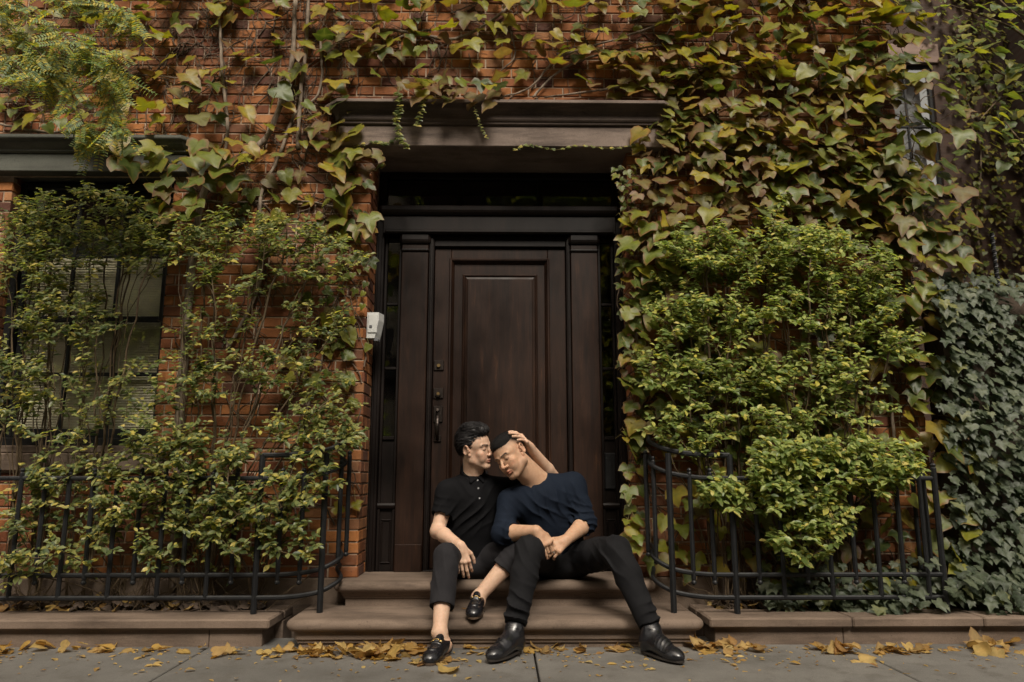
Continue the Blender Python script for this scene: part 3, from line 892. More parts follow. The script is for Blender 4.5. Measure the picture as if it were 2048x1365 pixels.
# ================================================================== neighbouring house, set far back
M['painted_reflection'] = simple_mat('sky_reflection_tone', (.36,.37,.40), .9, .55, 3.5, bump_s=0)  # mottled pale colour stands in for sky mirrored in the far window
nb = empty('neighbour_house', (11, 14, 0), 'dark vine covered brick house standing far back beyond the ivy hedge', 'house')
FY = 14.0
wx0, wx1 = 7.75, 8.86
wz1 = at(1875, 128, FY).z; wz0 = at(1900, 376, FY).z
m, nt, ns, lk, b = new_mat('far_brick')
bt = nt.nodes.new('ShaderNodeTexBrick'); bt.inputs['Scale'].default_value = 1.0
t_ = nt.nodes.new('ShaderNodeNewGeometry'); mp = nt.nodes.new('ShaderNodeMapping'); mp.inputs['Rotation'].default_value = (R(90), 0, 0)
lk.new(t_.outputs['Position'], mp.inputs[0]); lk.new(mp.outputs[0], bt.inputs['Vector'])
bt.inputs['Brick Width'].default_value = .21; bt.inputs['Row Height'].default_value = .0673; bt.inputs['Mortar Size'].default_value = .008
bt.inputs['Color1'].default_value = (.075, .038, .024, 1); bt.inputs['Color2'].default_value = (.045, .024, .017, 1); bt.inputs['Mortar'].default_value = (.065, .045, .034, 1)
nn = noise_tex(nt, world_coords(nt), 1.3, 6)
lk.new(mix(nt, 1.0, bt.outputs[0], ramp(nt, nn, [(.35,(.45,.42,.4)), (.7,(1,1,1))]), 'MULTIPLY'), b.inputs['Base Color']); b.inputs['Roughness'].default_value = .9
M['far_brick'] = m
mb = MB(); wall_with_holes(mb, 3.0, 24, 0, 16, FY, [(wx0, wx1, wz0, wz1)])
mb.add([(wx0,FY,wz0),(wx0,FY+.2,wz0),(wx0,FY+.2,wz1),(wx0,FY,wz1)], [(0,1,2,3)]); mb.add([(wx1,FY,wz0),(wx1,FY+.2,wz0),(wx1,FY+.2,wz1),(wx1,FY,wz1)], [(3,2,1,0)])
mb.build('wall', M['far_brick'], nb)
mb = MB(); mb.bevel_box(wx0-.2, wx1+.16, FY-.05, FY+.15, wz1, wz1+.42, .01); mb.build('window_lintel', M['far_stone'], nb)
mb = MB(); mb.bevel_box(wx0-.2, wx1+.22, FY-.10, FY+.15, wz0-.16, wz0, .01); mb.build('window_sill', M['far_stone'], nb)
mb = MB(); frame_rect(mb, wx0, wx1, wz0+.001, wz1-.001, .07, FY+.06, FY+.14)
mb.bevel_box(wx0+.07, wx1-.07, FY+.065, FY+.13, (wz0+wz1)/2-.03, (wz0+wz1)/2+.03, .004); mb.bevel_box((wx0+wx1)/2-.02, (wx0+wx1)/2+.02, FY+.07, FY+.12, wz0+.07, wz1-.07, .004)
wf = mb.build('window', M['window_black'], nb)
mb = MB(); mb.box(wx0+.03, wx1-.03, FY+.10, FY+.104, wz0+.03, wz1-.03); mb.build('pane', M['glass'], wf)
mb = MB(); mb.add([(wx0,FY+.5,wz0),(wx1,FY+.5,wz0),(wx1,FY+.5,wz1),(wx0,FY+.5,wz1)], [(0,1,2,3)]); mb.build('painted_reflection', M['painted_reflection'], wf)  # added sheet behind the pane carries the painted sky reflection
side = MB(); side.add([(HX1-.004, 11, 0), (HX1-.004, 14, 0), (HX1-.004, 14, 16), (HX1-.004, 11, 16)], [(0,1,2,3)])
side.build('garden_wall', M['far_brick'], nb)
side = MB(); side.box(10.4, 16, 4.6, 14, 0, 13); side.build('unseen_shade_block', M['far_brick'], nb)  # unseen mass added to keep sky light off the far wall

# ================================================================== across the street (seen in the window panes)
op = empty('opposite_house', (0, -11, 0), 'row house facade across the street, seen only mirrored in the glass', 'house')
mb = MB(); mb.box(-26, 26, -15, -11, 0, 13.5); mb.build('wall', M['far_brick'], op)
for k in range(-6, 7):
    for z_ in (1.2, 4.2, 7.2, 10.2):
        mb = MB(); mb.bevel_box(k*3.4-.55, k*3.4+.55, -11.02, -10.95, z_, z_+1.8, .01); mb.build('window', M['blind'] if (k+int(z_)) % 3 == 0 else M['window_black'], op)
# ================================================================== leaves
def leaf_shape(kind, seed):
    """returns verts, faces, edge(0 inside..1 margin), vein; leaf lies in XY, stalk at the origin, tip towards +Y, unit long"""
    r_ = random.Random(seed)
    if kind == 'lobed':
        half = [(.13,-.13),(.34,-.14),(.47,.04),(.63,.42),(.40,.40),(.25,.49),(.21,.72)]
        tip = (0, 1.0)
    elif kind == 'lobed_b':
        half = [(.15,-.14),(.38,-.13),(.50,.05),(.60,.30),(.41,.40),(.31,.58),(.14,.84)]
        tip = (0, .98)
    elif kind == 'heart':
        half = [(.10,-.10),(.30,-.10),(.44,.06),(.46,.28),(.38,.50),(.25,.70),(.11,.87)]
        tip = (0, 1.0)
    elif kind == 'ivy':
        half = [(.14,-.10),(.36,-.14),(.50,.02),(.44,.20),(.52,.46),(.30,.48),(.20,.66)]
        tip = (0, 1.0)
    jit = lambda a: r_.uniform(-a, a)
    right = [(x*(1+jit(.12)), y+jit(.03)) for x, y in half]; left = [(-x*(1+jit(.12)), y+jit(.03)) for x, y in half]
    out = [(0, .02)] + right + [(tip[0]+jit(.06), tip[1])] + left[::-1]
    hub = (0, .26)
    fold = r_.uniform(-.08, .20); droop = r_.uniform(-.05, .28); curl = r_.uniform(-.2, .3); ph = r_.uniform(0, 6.28)
    def zf(x, y):
        rr = math.hypot(x, (y-.25))
        z_ = abs(x)*fold - droop*max(0, y-.2)**2*.8 - curl*(max(0, rr-.25)**1.6) + .035*math.sin(9*x+ph)*rr*2 + .03*math.sin(11*y+ph*2)*rr*2
        return z_
    inner = [(hub[0]+(x-hub[0])*.55, hub[1]+(y-hub[1])*.55) for x, y in out]
    V = [(hub[0], hub[1], zf(*hub))] + [(x, y, zf(x, y)) for x, y in inner] + [(x, y, zf(x, y)) for x, y in out]
    n = len(out); F = []
    for k in range(n):
        k2 = (k+1) % n
        F.append((0, 1+k, 1+k2)); F.append((1+k, 1+n+k, 1+n+k2, 1+k2))
    edge = [0.0] + [.35]*n + [1.0]*n
    vein = [1.0] + [0.0]*(2*n)
    for k, (x, y) in enumerate(out):     # main veins run to the lobe tips and the leaf tip
        if k in (3, 4, 8, 12, 13) and (k in (4, 8, 12)): vein[1+k] = .8; vein[1+n+k] = .25
    return V, F, edge, vein
def tri_faces(F):
    out = []
    for f_ in F:
        if len(f_) == 3: out.append(f_)
        else: out.append((f_[0], f_[1], f_[2])); out.append((f_[0], f_[2], f_[3]))
    return out
SHAPES = {}
for kd, cnt in (('lobed', 5), ('lobed_b', 4), ('heart', 3), ('ivy', 4)):
    SHAPES[kd] = [leaf_shape(kd, 11+i*7) for i in range(cnt)]
def leaf_me(name, shape, mat):
    V, F, e, v_ = shape
    me = np_mesh(name, np.array(V), np.array(tri_faces(F)), mat, True, attrs={'edge': e, 'vein': v_})
    return me
def leaf_matrix(pos, normal, tipdir, size, roll=0.0):
    n_ = Vector(normal).normalized(); t = Vector(tipdir); t = (t - n_*t.dot(n_))
    if t.length < 1e-4: t = n_.cross(Vector((1,0,0)))
    t.normalize(); x = t.cross(n_)
    m_ = Matrix((x, t, n_)).transposed().to_4x4()
    return Matrix.Translation(pos) @ m_ @ Matrix.Diagonal((size*RND.uniform(.88, 1.12), size, size, 1))
class LeafMass:
    """many leaves joined into one mesh"""
    def __init__(s): s.V = []; s.F = []; s.mi = []; s.e = []; s.v = []; s.n = 0
    def add(s, shape, mtx, mi=0):
        V, F, e, v_ = shape
        A = np.array(V); m_ = np.array(mtx)
        s.V.append(A @ m_[:3,:3].T + m_[:3,3]); T = np.array(tri_faces(F)) + s.n
        s.F.append(T); s.mi.append(np.full(len(T), mi)); s.e += list(e); s.v += list(v_); s.n += len(V)
    def build(s, name, mats, parent=None):
        if not s.n: return None
        me = np_mesh(name, np.vstack(s.V), np.vstack(s.F), mats, True, mi=np.concatenate(s.mi), attrs={'edge': s.e, 'vein': s.v})
        return link(name, me, parent)
SMALL = ([(0,0,0),(.22,.30,.05),(.24,.62,.06),(0,1,-.10),(-.24,.62,.06),(-.22,.30,.05),(0,.48,-.02)], [(0,1,6),(1,2,6),(2,3,6),(3,4,6),(4,5,6),(5,0,6)], [0,.6,.6,1,.6,.6,0], [.3,0,0,0,0,0,.6])

def in_poly(x, y, poly):
    c = False; j = len(poly)-1
    for i in range(len(poly)):
        xi, yi = poly[i]; xj, yj = poly[j]
        if (yi > y) != (yj > y) and x < (xj-xi)*(y-yi)/(yj-yi+1e-9)+xi: c = not c
        j = i
    return c
def scatter(poly, n, rnd, mind=0.0):
    xs = [q[0] for q in poly]; ys = [q[1] for q in poly]; out = []; tries = 0
    while len(out) < n and tries < n*60:
        tries += 1
        x, y = rnd.uniform(min(xs), max(xs)), rnd.uniform(min(ys), max(ys))
        if not in_poly(x, y, poly): continue
        if mind and any((x-a)**2+(y-b_)**2 < mind*mind for a, b_ in out[-400:]): continue
        out.append((x, y))
    return out
def wob(a, b_, n, amp, rnd):
    """a wandering line from a to b"""
    a, b_ = Vector(a), Vector(b_); L = (b_-a).length; out = []; ph = [rnd.uniform(0, 6.28) for _ in range(6)]
    for k in range(n+1):
        t = k/n; w_ = math.sin(math.pi*t)
        out.append(a.lerp(b_, t) + Vector((math.sin(5*t+ph[0])+.5*math.sin(13*t+ph[1]), .35*math.sin(6*t+ph[2]), math.sin(4*t+ph[3])+.5*math.sin(11*t+ph[4])))*amp*L*w_)
    return out

# ------------------------------------------------------------------ creepers on the wall
DOORWAY = [(735, 1165), (757, 350), (1240, 350), (1262, 1165)]
def vine(label, trunks, regions, seed, cap=280, petiole=True, bare=()):
    """trunks: lists of (px, py, offset from wall, radius); regions: (poly, n, min distance px, (size lo, hi), weights(green, yellow, dry), look)"""
    rnd = random.Random(seed)
    t = empty('climbing_vine', tuple(at(trunks[0][0][0], min(trunks[0][0][1], 1150), W-.03)), label, 'vine')
    nodes = []
    for tr in trunks:
        pts = [at(q[0], q[1], W - q[2]) for q in tr]
        sp = spline([tuple(q) for q in pts], 7)
        rr = []
        for i in range(len(sp)):
            a = i/7; k = min(int(a), len(tr)-2); rr.append(tr[k][3] + (tr[k+1][3]-tr[k][3])*(a-k))
        sp = [q + Vector((rnd.uniform(-1,1), rnd.uniform(-.4,.4), rnd.uniform(-1,1)))*.0035 for q in sp]
        rr = [r_*rnd.uniform(.88, 1.14) for r_ in rr]
        mb = MB(); mb.tube(sp, rr, 9 if max(rr) > .01 else 6)
        mb.build('stem', M['bark'], t, smooth=True)
        nodes += [(q, r_) for q, r_ in zip(sp, rr)]
    fine = MB()
    lv = []
    for poly, n, mind, (s0, s1), wts, look in regions:
        for (x, y) in scatter(poly, n, rnd, mind):
            if 712 < x < 790 and 612 < y < 725 and rnd.random() < .85: continue      # the white entry box stays in view
            inside = 742 < x < 1252 and 345 < y < 1165
            if inside and look != 'edge': continue
            off = rnd.uniform(.035, .17) if look != 'flat' else rnd.uniform(.02, .07)
            if look == 'lintel': off = rnd.uniform(.16, .24)
            if look == 'edge': off = rnd.uniform(.03, .12)
            p_ = at(x, y, W - off)
            size = rnd.uniform(s0, s1)
            a = rnd.uniform(-.75, .75)
            tilt = rnd.uniform(.5, 1.25) if look != 'flat' else rnd.uniform(.9, 1.6)
            up = 1.0 if look != 'flat' else .35
            nrm = Vector((math.sin(a)*.7, -tilt, up*rnd.uniform(.25, .9)))
            tip = Vector((math.sin(a*1.5)*rnd.uniform(.5, 1.8), -rnd.uniform(.1, .7), -rnd.uniform(.3, 1.0)))
            if look != 'flat' and y < rnd.uniform(-230, 230):      # high shoots hold their leaves out like shelves
                nrm = Vector((rnd.uniform(-.35, .35), -rnd.uniform(-.15, .35), 1)); tip = Vector((rnd.uniform(-1, 1), -1, rnd.uniform(-.45, .35)))
            if rnd.random() < .12: nrm = Vector((rnd.uniform(-1, 1), -rnd.uniform(.2, 1), rnd.uniform(-.2, 1)))
            k = rnd.random()
            mk = 0 if k < wts[0] else (1 if k < wts[0]+wts[1] else 2)
            kind = rnd.choice(['lobed', 'lobed', 'lobed_b', 'heart'] if look != 'flat' else ['heart', 'lobed_b', 'lobed'])
            si = rnd.randrange(len(SHAPES[kind]))
            lv.append((size if y > 0 else -size, p_, nrm, tip, mk, kind, si))
            # leaf stalk back to the nearest stem or to the wall
            if petiole and abs(size) > .05:
                root = Vector((p_.x + rnd.uniform(-.05, .05), W - .012, p_.z + rnd.uniform(-.03, .07)))
                mid = p_.lerp(root, .5) + Vector((0, -.012, .018))
                fine.tube([root, mid, p_], [.0018, .0014, .0011], 3, 1, cap=False)
    # side shoots: chains of nodes creeping over the brick
    roots = [q for q, r_ in nodes]
    for size, p_, *_ in lv:
        if rnd.random() < .55:
            q0 = min(rnd.sample(roots, min(len(roots), 26)), key=lambda q: (q-p_).length)
            if (q0-p_).length < 1.1:
                q1 = Vector((p_.x, W - .012, p_.z))
                fine.tube([v_ + Vector((0, 0, 0)) for v_ in wob(Vector((q0.x, W-.012, q0.z)), q1, 9, .07, rnd)], [.0045 - .0030*i/9 for i in range(10)], 4, 0, cap=False)
                roots.append(q1)
    for poly, n in bare:                                # leafless runners and hair-thin tendrils clinging to the brick
        for (x, y) in scatter(poly, n, rnd):
            a = rnd.uniform(-2.6, -.5); L = rnd.uniform(40, 190)
            x2, y2 = x + math.cos(a)*L, y + math.sin(a)*L
            if 735 < x2 < 1265 and y2 > 190: continue
            q0, q1 = at(x, y, W-.010), at(x2, y2, W-.012); r0 = rnd.choice([.0018, .0028, .0045, .006])
            pl = wob(q0, q1, 12, .10, rnd)
            fine.tube(pl, [r0*(1-.6*i/12) for i in range(13)], 4, 0, cap=False)
            for j in range(3):
                q = pl[rnd.randrange(2, 11)]; fine.tube(wob(q, q + Vector((rnd.uniform(-.10,.10), .003, rnd.uniform(-.08,.12))), 5, .12, rnd), [.0013]*6, 3, 0, cap=False)
    tag(fine.build('shoots', [M['shoot_bark'], M['petiole']], t, smooth=True), kind='stuff')
    mats = [M['ivy_green'], M['ivy_yellow'], M['ivy_dry']]
    lv.sort(key=lambda q: -q[0])
    mass = LeafMass()
    for i, (size, p_, nrm, tip, mk, kind, si) in enumerate(lv):
        mt = leaf_matrix(p_, nrm, tip, abs(size))
        if i < cap and size > 0:
            key = (kind, si, mk)
            if key not in LEAF_ME: LEAF_ME[key] = leaf_me('leaf', SHAPES[kind][si], mats[mk])
            o = bpy.data.objects.new('leaf', LEAF_ME[key]); COL.objects.link(o); o.parent = t
            o.matrix_basis = Matrix.Translation(-t.location) @ mt
        else: mass.add(SHAPES[kind][si], mt, mk)
    b_ = mass.build('leaves', mats, t)
    if b_: tag(b_, kind='stuff')
    return t
LEAF_ME = {}

# left creeper: thick stems rising from the bed, crossing above the window lintel
vine('woody creeper with thick bare stems on the brick between window and door',
     [[(345,1180,.05,.022),(352,1000,.05,.024),(362,800,.05,.026),(375,620,.05,.026),(398,430,.05,.022),(430,345,.05,.020),(520,290,.05,.019),(560,215,.05,.017),(585,120,.05,.015),(590,0,.05,.014)],
      [(455,700,.03,.010),(520,560,.03,.011),(520,400,.03,.011),(555,320,.03,.010),(590,230,.03,.009),(640,180,.03,.008),(640,60,.03,.008)],
      [(440,345,.045,.010),(455,260,.04,.010),(445,160,.04,.010),(440,60,.04,.009),(435,-10,.04,.008)],
      [(595,300,.04,.013),(600,200,.04,.013),(612,100,.04,.012),(618,-10,.04,.011)],
      [(560,1010,.02,.006),(600,860,.02,.007),(640,740,.02,.006),(655,640,.02,.006),(700,540,.02,.004)],
      [(380,400,.02,.006),(470,405,.02,.007),(600,402,.02,.006),(690,418,.02,.004)],
      [(0,248,.03,.008),(70,262,.03,.009),(170,268,.03,.006)],
      [(0,150,.03,.006),(90,190,.03,.006),(230,150,.03,.004),(380,160,.03,.004)]],
     [([(100,-150),(680,-150),(680,0),(100,0)], 50, 26, (.08,.16), (.4,.48,.12), 'n'),
      ([(250,0),(680,0),(680,190),(600,300),(440,330),(300,330),(150,300),(240,180)], 92, 24, (.06,.145), (.38,.48,.14), 'n'),
      ([(0,0),(300,0),(260,250),(0,260)], 60, 20, (.07,.14), (.55,.35,.10), 'n'),
      ([(170,270),(500,285),(470,390),(260,340)], 22, 22, (.11,.18), (.75,.15,.1), 'lintel'),
      ([(300,360),(400,340),(400,450),(310,430)], 11, 22, (.11,.17), (.9,.05,.05), 'lintel'),
      ([(600,180),(700,180),(780,330),(740,470),(640,420),(640,300)], 44, 17, (.08,.16), (.65,.15,.2), 'n'),
      ([(640,400),(755,420),(748,640),(735,720),(640,700)], 70, 11, (.04,.08), (.85,.12,.03), 'flat'),
      ([(560,560),(735,600),(735,760),(560,760)], 10, 26, (.08,.13), (.8,.15,.05), 'flat'),
      ([(500,740),(740,700),(735,1040),(600,1040)], 12, 30, (.05,.085), (.55,.35,.1), 'flat'),
      ([(430,340),(640,320),(640,440),(440,440)], 14, 28, (.06,.12), (.6,.25,.15), 'flat')], 3,
     bare=[([(0,60),(700,60),(700,280),(0,280)], 210), ([(420,300),(740,300),(740,480),(420,480)], 60), ([(430,480),(740,480),(720,1100),(430,1100)], 70)])
# creeper over the door
vine('creeper with yellow leaves and twisting bare shoots on the brick above the door lintel',
     [[(660,95,.03,.006),(760,60,.03,.009),(850,72,.03,.010),(920,75,.03,.010),(1000,30,.03,.009),(1030,-10,.03,.008)],
      [(700,130,.02,.006),(800,75,.02,.008),(860,60,.02,.006)],
      [(1000,195,.03,.006),(1060,175,.03,.006),(1110,120,.03,.007),(1160,100,.03,.007),(1290,60,.03,.006),(1380,20,.03,.005)],
      [(1065,195,.03,.008),(1110,150,.03,.008),(1180,115,.03,.007),(1330,90,.03,.006)],
      [(1090,195,.03,.006),(1200,180,.03,.007),(1290,165,.03,.007),(1400,150,.03,.006)],
      [(990,150,.02,.005),(1030,110,.02,.005),(1015,40,.02,.004)]],
     [([(680,-150),(1330,-150),(1330,0),(680,0)], 60, 26, (.08,.16), (.35,.55,.10), 'n'),
      ([(650,0),(1330,0),(1330,120),(1100,100),(900,90),(660,110)], 78, 22, (.065,.15), (.32,.60,.08), 'n'),
      ([(660,90),(1330,90),(1330,175),(660,170)], 30, 30, (.07,.14), (.35,.30,.35), 'n'),
      ([(800,160),(1010,150),(1010,205),(820,205)], 20, 18, (.08,.14), (.2,.1,.7), 'lintel'),
      ([(1180,100),(1340,100),(1340,190),(1220,190)], 24, 18, (.08,.14), (.3,.25,.45), 'n')], 5, 130,
     bare=[([(650,20),(1340,20),(1340,190),(650,190)], 60)])
# right creeper, dense
vine('dense creeper with lobed green and russet leaves covering the brick right of the door',
     [[(1300,1120,.03,.010),(1290,900,.03,.010),(1275,700,.03,.009),(1285,520,.03,.009),(1310,380,.03,.008),(1330,260,.03,.008),(1400,160,.03,.007),(1480,40,.03,.006)],
      [(1655,300,.03,.006),(1650,200,.03,.008),(1640,110,.03,.009),(1620,20,.03,.009),(1615,-10,.03,.009)],
      [(1800,1150,.03,.010),(1790,900,.03,.011),(1770,700,.03,.010),(1740,500,.03,.009),(1700,300,.03,.008),(1680,100,.03,.007)],
      [(1550,1150,.03,.009),(1560,900,.03,.008),(1540,700,.03,.007),(1500,500,.03,.006)],
      [(1350,150,.03,.005),(1450,130,.03,.006),(1600,120,.03,.005)]],
     [([(1330,-150),(1800,-150),(1820,0),(1330,0)], 80, 22, (.08,.16), (.4,.5,.10), 'n'),
      ([(1330,0),(1850,0),(1850,140),(1800,150),(1330,150)], 165, 14, (.07,.145), (.45,.47,.08), 'n'),
      ([(1330,130),(1800,130),(1800,330),(1330,330)], 215, 12, (.065,.14), (.50,.34,.16), 'n'),
      ([(1280,235),(1560,235),(1560,480),(1270,480)], 150, 12, (.06,.135), (.32,.22,.46), 'n'),
      ([(1540,300),(1830,300),(1870,470),(1540,470)], 150, 13, (.07,.14), (.74,.12,.14), 'n'),
      ([(1780,120),(1930,140),(1940,480),(1890,620),(1790,620)], 74, 18, (.08,.155), (.82,.06,.12), 'lintel'),
      ([(1262,460),(1420,460),(1400,900),(1262,900)], 60, 18, (.08,.15), (.62,.2,.18), 'n'),
      ([(1238,420),(1275,430),(1282,1100),(1252,1090)], 70, 12, (.05,.12), (.88,.1,.02), 'edge'),
      ([(1228,330),(1275,330),(1275,430),(1245,430)], 26, 9, (.035,.06), (.95,.05,0), 'edge'),
      ([(1300,460),(1880,460),(1890,800),(1300,800)], 170, 20, (.08,.14), (.70,.20,.10), 'n'),
      ([(1290,800),(1890,780),(1880,1180),(1300,1150)], 150, 20, (.075,.13), (.62,.33,.05), 'n'),
      ([(1860,780),(1950,850),(1950,1130),(1880,1160)], 14, 30, (.10,.15), (.7,.25,.05), 'lintel')], 9, 295)
# the neighbour's creeper, far off
def far_vine():
    rnd = random.Random(31)
    t = empty('climbing_vine', (9, 13.9, 0), 'dim small leaved creeper spread over the distant house wall at the right edge', 'vine')
    mb = MB()
    for k in range(6):
        x = 6.5 + k*1.1; mb.tube(wob((x, 13.95, 0), (x+rnd.uniform(-1,1), 13.95, 9+rnd.random()*3), 16, .03, rnd), [.03-.0013*i for i in range(17)], 5)
    mb.build('stem', M['bark'], t)
    lm = LeafMass()
    for k in range(6500):
        x = rnd.uniform(6.6, 13); z_ = rnd.uniform(.5, 12.5)
        dn = mnoise.noise(Vector((x*.55, 3.1, z_*.45)))
        if dn < rnd.uniform(-.45, .25): continue
        if wx0-.05 < x < wx1+.1 and wz0-.1 < z_ < wz1+.35: continue
        a = rnd.uniform(-.8, .8)
        lm.add(SHAPES['heart'][k % 3], leaf_matrix(Vector((x, 14-rnd.uniform(.05,.2), z_)), (a*.6, -.8, rnd.uniform(.3, 1)), (a, -.4, -.8), rnd.uniform(.08, .14)), 0 if rnd.random() < .9 else 1)
    tag(lm.build('leaves', [M['ivy_green'], M['ivy_yellow']], t), kind='stuff')
far_vine()

# ------------------------------------------------------------------ small creepers hanging from the lintel
def tendril(label, pts, Y, n, size, group='fine creepers hanging from the door lintel', tagl='creeper', mi=None):
    rnd = random.Random(int(pts[0][0]))
    P_ = [at(x, y, Y) for x, y in pts]
    t = empty('hanging_creeper', tuple(P_[0]), label, 'creeper', group)
    sp = spline([tuple(q) for q in P_], 8)
    mb = MB(); mb.tube(sp, [.0016]*len(sp), 4); mb.build('stem', M['petiole'], t)
    lm = LeafMass()
    for k in range(n):
        q = sp[int((k+.5)/n*(len(sp)-1))]; s_ = 1 if k % 2 else -1
        d = Vector((s_*rnd.uniform(.6, 1), -rnd.uniform(0, .6), rnd.uniform(-.5, .3)))
        lm.add(SHAPES['heart'][k % 3], leaf_matrix(q, (rnd.uniform(-.3,.3), -.7, rnd.uniform(.3, .9)), d, size*rnd.uniform(.7, 1.25)), 0)
    tag(lm.build('leaves', [M['shrub_leaf']], t), kind='stuff')
tendril('fullest trailing creeper strand hanging over the left of the door lintel', [(795,185),(800,215),(792,240),(800,270),(815,297)], 4.318, 52, .032)
tendril('short creeper strand hanging from the cornice just right of the fullest strand', [(848,190),(845,215),(838,235),(834,253)], 4.318, 20, .028)
tendril('thin creeper strand with tiny leaves trailing down the middle of the lintel face', [(946,205),(953,230),(962,255),(975,278)], 4.32, 26, .018)
tendril('creeper runner with small leaves along the bottom edge of the door lintel', [(1270,290),(1220,297),(1160,291),(1110,300),(1060,290),(1025,301)], 4.425, 34, .028)
tendril('creeper shoot crossing the bottom left corner of the door lintel', [(800,275),(770,287),(740,284),(700,300)], 4.42, 22, .032)

# ------------------------------------------------------------------ shrubs
def shrub(label, bases, sprays, seed, group, depth=(4.12, 4.40), mat='shrub_leaf', leaf_n=10, rad=.0085, size=(.034, .056)):
    """bases: foot pixels; sprays: (cx, cy, rx, ry, n twigs) clouds of twig tips in photo px"""
    rnd = random.Random(seed)
    B = [ground(x, y, .10) for x, y in bases]
    for q in B: q.y = min(max(q.y, 4.30), 4.42)
    t = empty('leafy_shrub', tuple(sum(B, Vector())/len(B)), label, 'shrub', group)
    tips = []
    for cx, cy, rx, ry, n in sprays:
        for _ in range(n):
            while True:
                a, b_ = rnd.uniform(-1, 1), rnd.uniform(-1, 1)
                if a*a + b_*b_ < 1: break
            px_, py_ = cx + a*rx, cy + b_*ry
            if 740 < px_ < 1262 and py_ < 1160: px_ = 735 if px_ < 1000 else 1268
            tips.append(at(px_, py_, rnd.uniform(*depth)))
    # grow the skeleton: tips join the nearest node that lies nearer the foot
    nodes = [(q.copy(), None, 0.0) for q in B]       # pos, parent, dist from foot
    guides = []
    for cx, cy, rx, ry, n in sprays:                  # long upright canes first
        for _ in range(max(2, n//10)):
            e = at(cx + rnd.uniform(-.7, .7)*rx, cy + rnd.uniform(-.2, .8)*ry, rnd.uniform(*depth))
            bi = min(range(len(B)), key=lambda i: abs(B[i].x-e.x)*(rnd.uniform(.5, 1.5)))
            b0 = B[bi]; k = max(5, int((e-b0).length/.09)); lean = rnd.uniform(.35, .8)
            c1 = Vector((b0.x + (e.x-b0.x)*.25*lean, b0.y, b0.z + (e.z-b0.z)*.55))
            pts = [(b0*(1-t_)**2 + c1*2*t_*(1-t_) + e*t_*t_) for t_ in [i/k for i in range(k+1)]]
            ph = rnd.uniform(0, 6.28)
            for i in range(1, k+1): pts[i] += Vector((math.sin(i*1.7+ph), math.sin(i*1.1+ph)*.5, 0))*.010 + Vector((rnd.uniform(-1,1), 0, 0))*.004
            prev = bi; ch = [bi]
            for i in range(1, k+1):
                nodes.append((pts[i], prev, nodes[prev][2] + (pts[i]-pts[i-1]).length)); prev = len(nodes)-1; ch.append(prev)
            guides.append(ch)
    order = sorted(tips, key=lambda q: min((q-b_).length for b_ in B))
    childw = [0]*len(nodes); segs = list(guides)
    for q in order:
        best = None; bd = 1e9
        for i, (pn, pa, dd) in enumerate(nodes):
            v_ = q - pn
            L = v_.length
            if L < 1e-4: continue
            cost = L*(1.0 + .55*max(0, -v_.z/L + .15)) + dd*.22
            if pa is not None and L < .03: cost += .05
            if cost < bd: bd = cost; best = i
        pn = nodes[best][0]; L = (q-pn).length
        k = max(2, int(L/.07)); pts = wob(pn, q, k, .028, rnd)
        # branches leave their parent upward and arch over
        for i in range(1, k): pts[i].z += .06*L*math.sin(math.pi*i/k)
        prev = best
        chain = []
        for i in range(1, k+1):
            nodes.append((pts[i], prev, nodes[prev][2] + (pts[i]-pts[i-1]).length)); childw.append(0); chain.append(len(nodes)-1)
            prev = len(nodes)-1
        segs.append([best] + chain)
    for c in segs:      # weight carried by every node
        i = c[-1]
        while i is not None:
            childw[i] += 1; i = nodes[i][1]
    wood = MB(); main = 0
    for c in segs:
        wts = [childw[i] for i in c]; pts = [nodes[i][0] for i in c]
        wts[0] = min(wts[0], wts[1]*1.15) if len(wts) > 1 else wts[0]
        rr = [min(.0010 + .00085*(w_**.55), rad*1.3) for w_ in wts]
        if max(rr) > .0048 and main < 40:
            mb = MB(); mb.tube(pts, rr, 7, cap=True); mb.build('stem', M['twig'], t, smooth=True); main += 1
        else: wood.tube(pts, rr, 4, cap=False)
    tag(wood.build('twigs', M['twig'], t, smooth=True), kind='stuff')
    # every twig end carries a spray of fine side twigs with leaves in opposite pairs
    SV = np.array(SMALL[0]); SF = np.array(SMALL[1]); mats = []
    def leafy(p0, dr, L, s_rate):
        n_ = max(2, int(L/.0165)); bend = Vector((rnd.uniform(-.3,.3), rnd.uniform(-.3,.3), rnd.uniform(-.25,.45)))
        q = p0.copy(); d = dr.copy(); pl = [q.copy()]
        for i in range(n_):
            d = (d + bend*.12).normalized(); q = q + d*(L/n_); pl.append(q.copy())
            if q.y < .3: continue
            for s_ in (-1, 1):
                if rnd.random() > s_rate: continue
                sd = d.cross(Vector((rnd.uniform(-.5,.5), rnd.uniform(-.5,.5), 1))).normalized()*s_
                tipd = (sd + d*rnd.uniform(.2, .9) + Vector((0, -.15, rnd.uniform(-.35, .2)))).normalized()
                nrm = Vector((rnd.uniform(-.45, .45), -rnd.uniform(.0, .9), rnd.uniform(.5, 1.0)))
                mats.append(leaf_matrix(q, nrm, tipd, rnd.uniform(*size)*(1.0 if i < n_-2 else .7)))
        twl.append(pl)
    twl = []
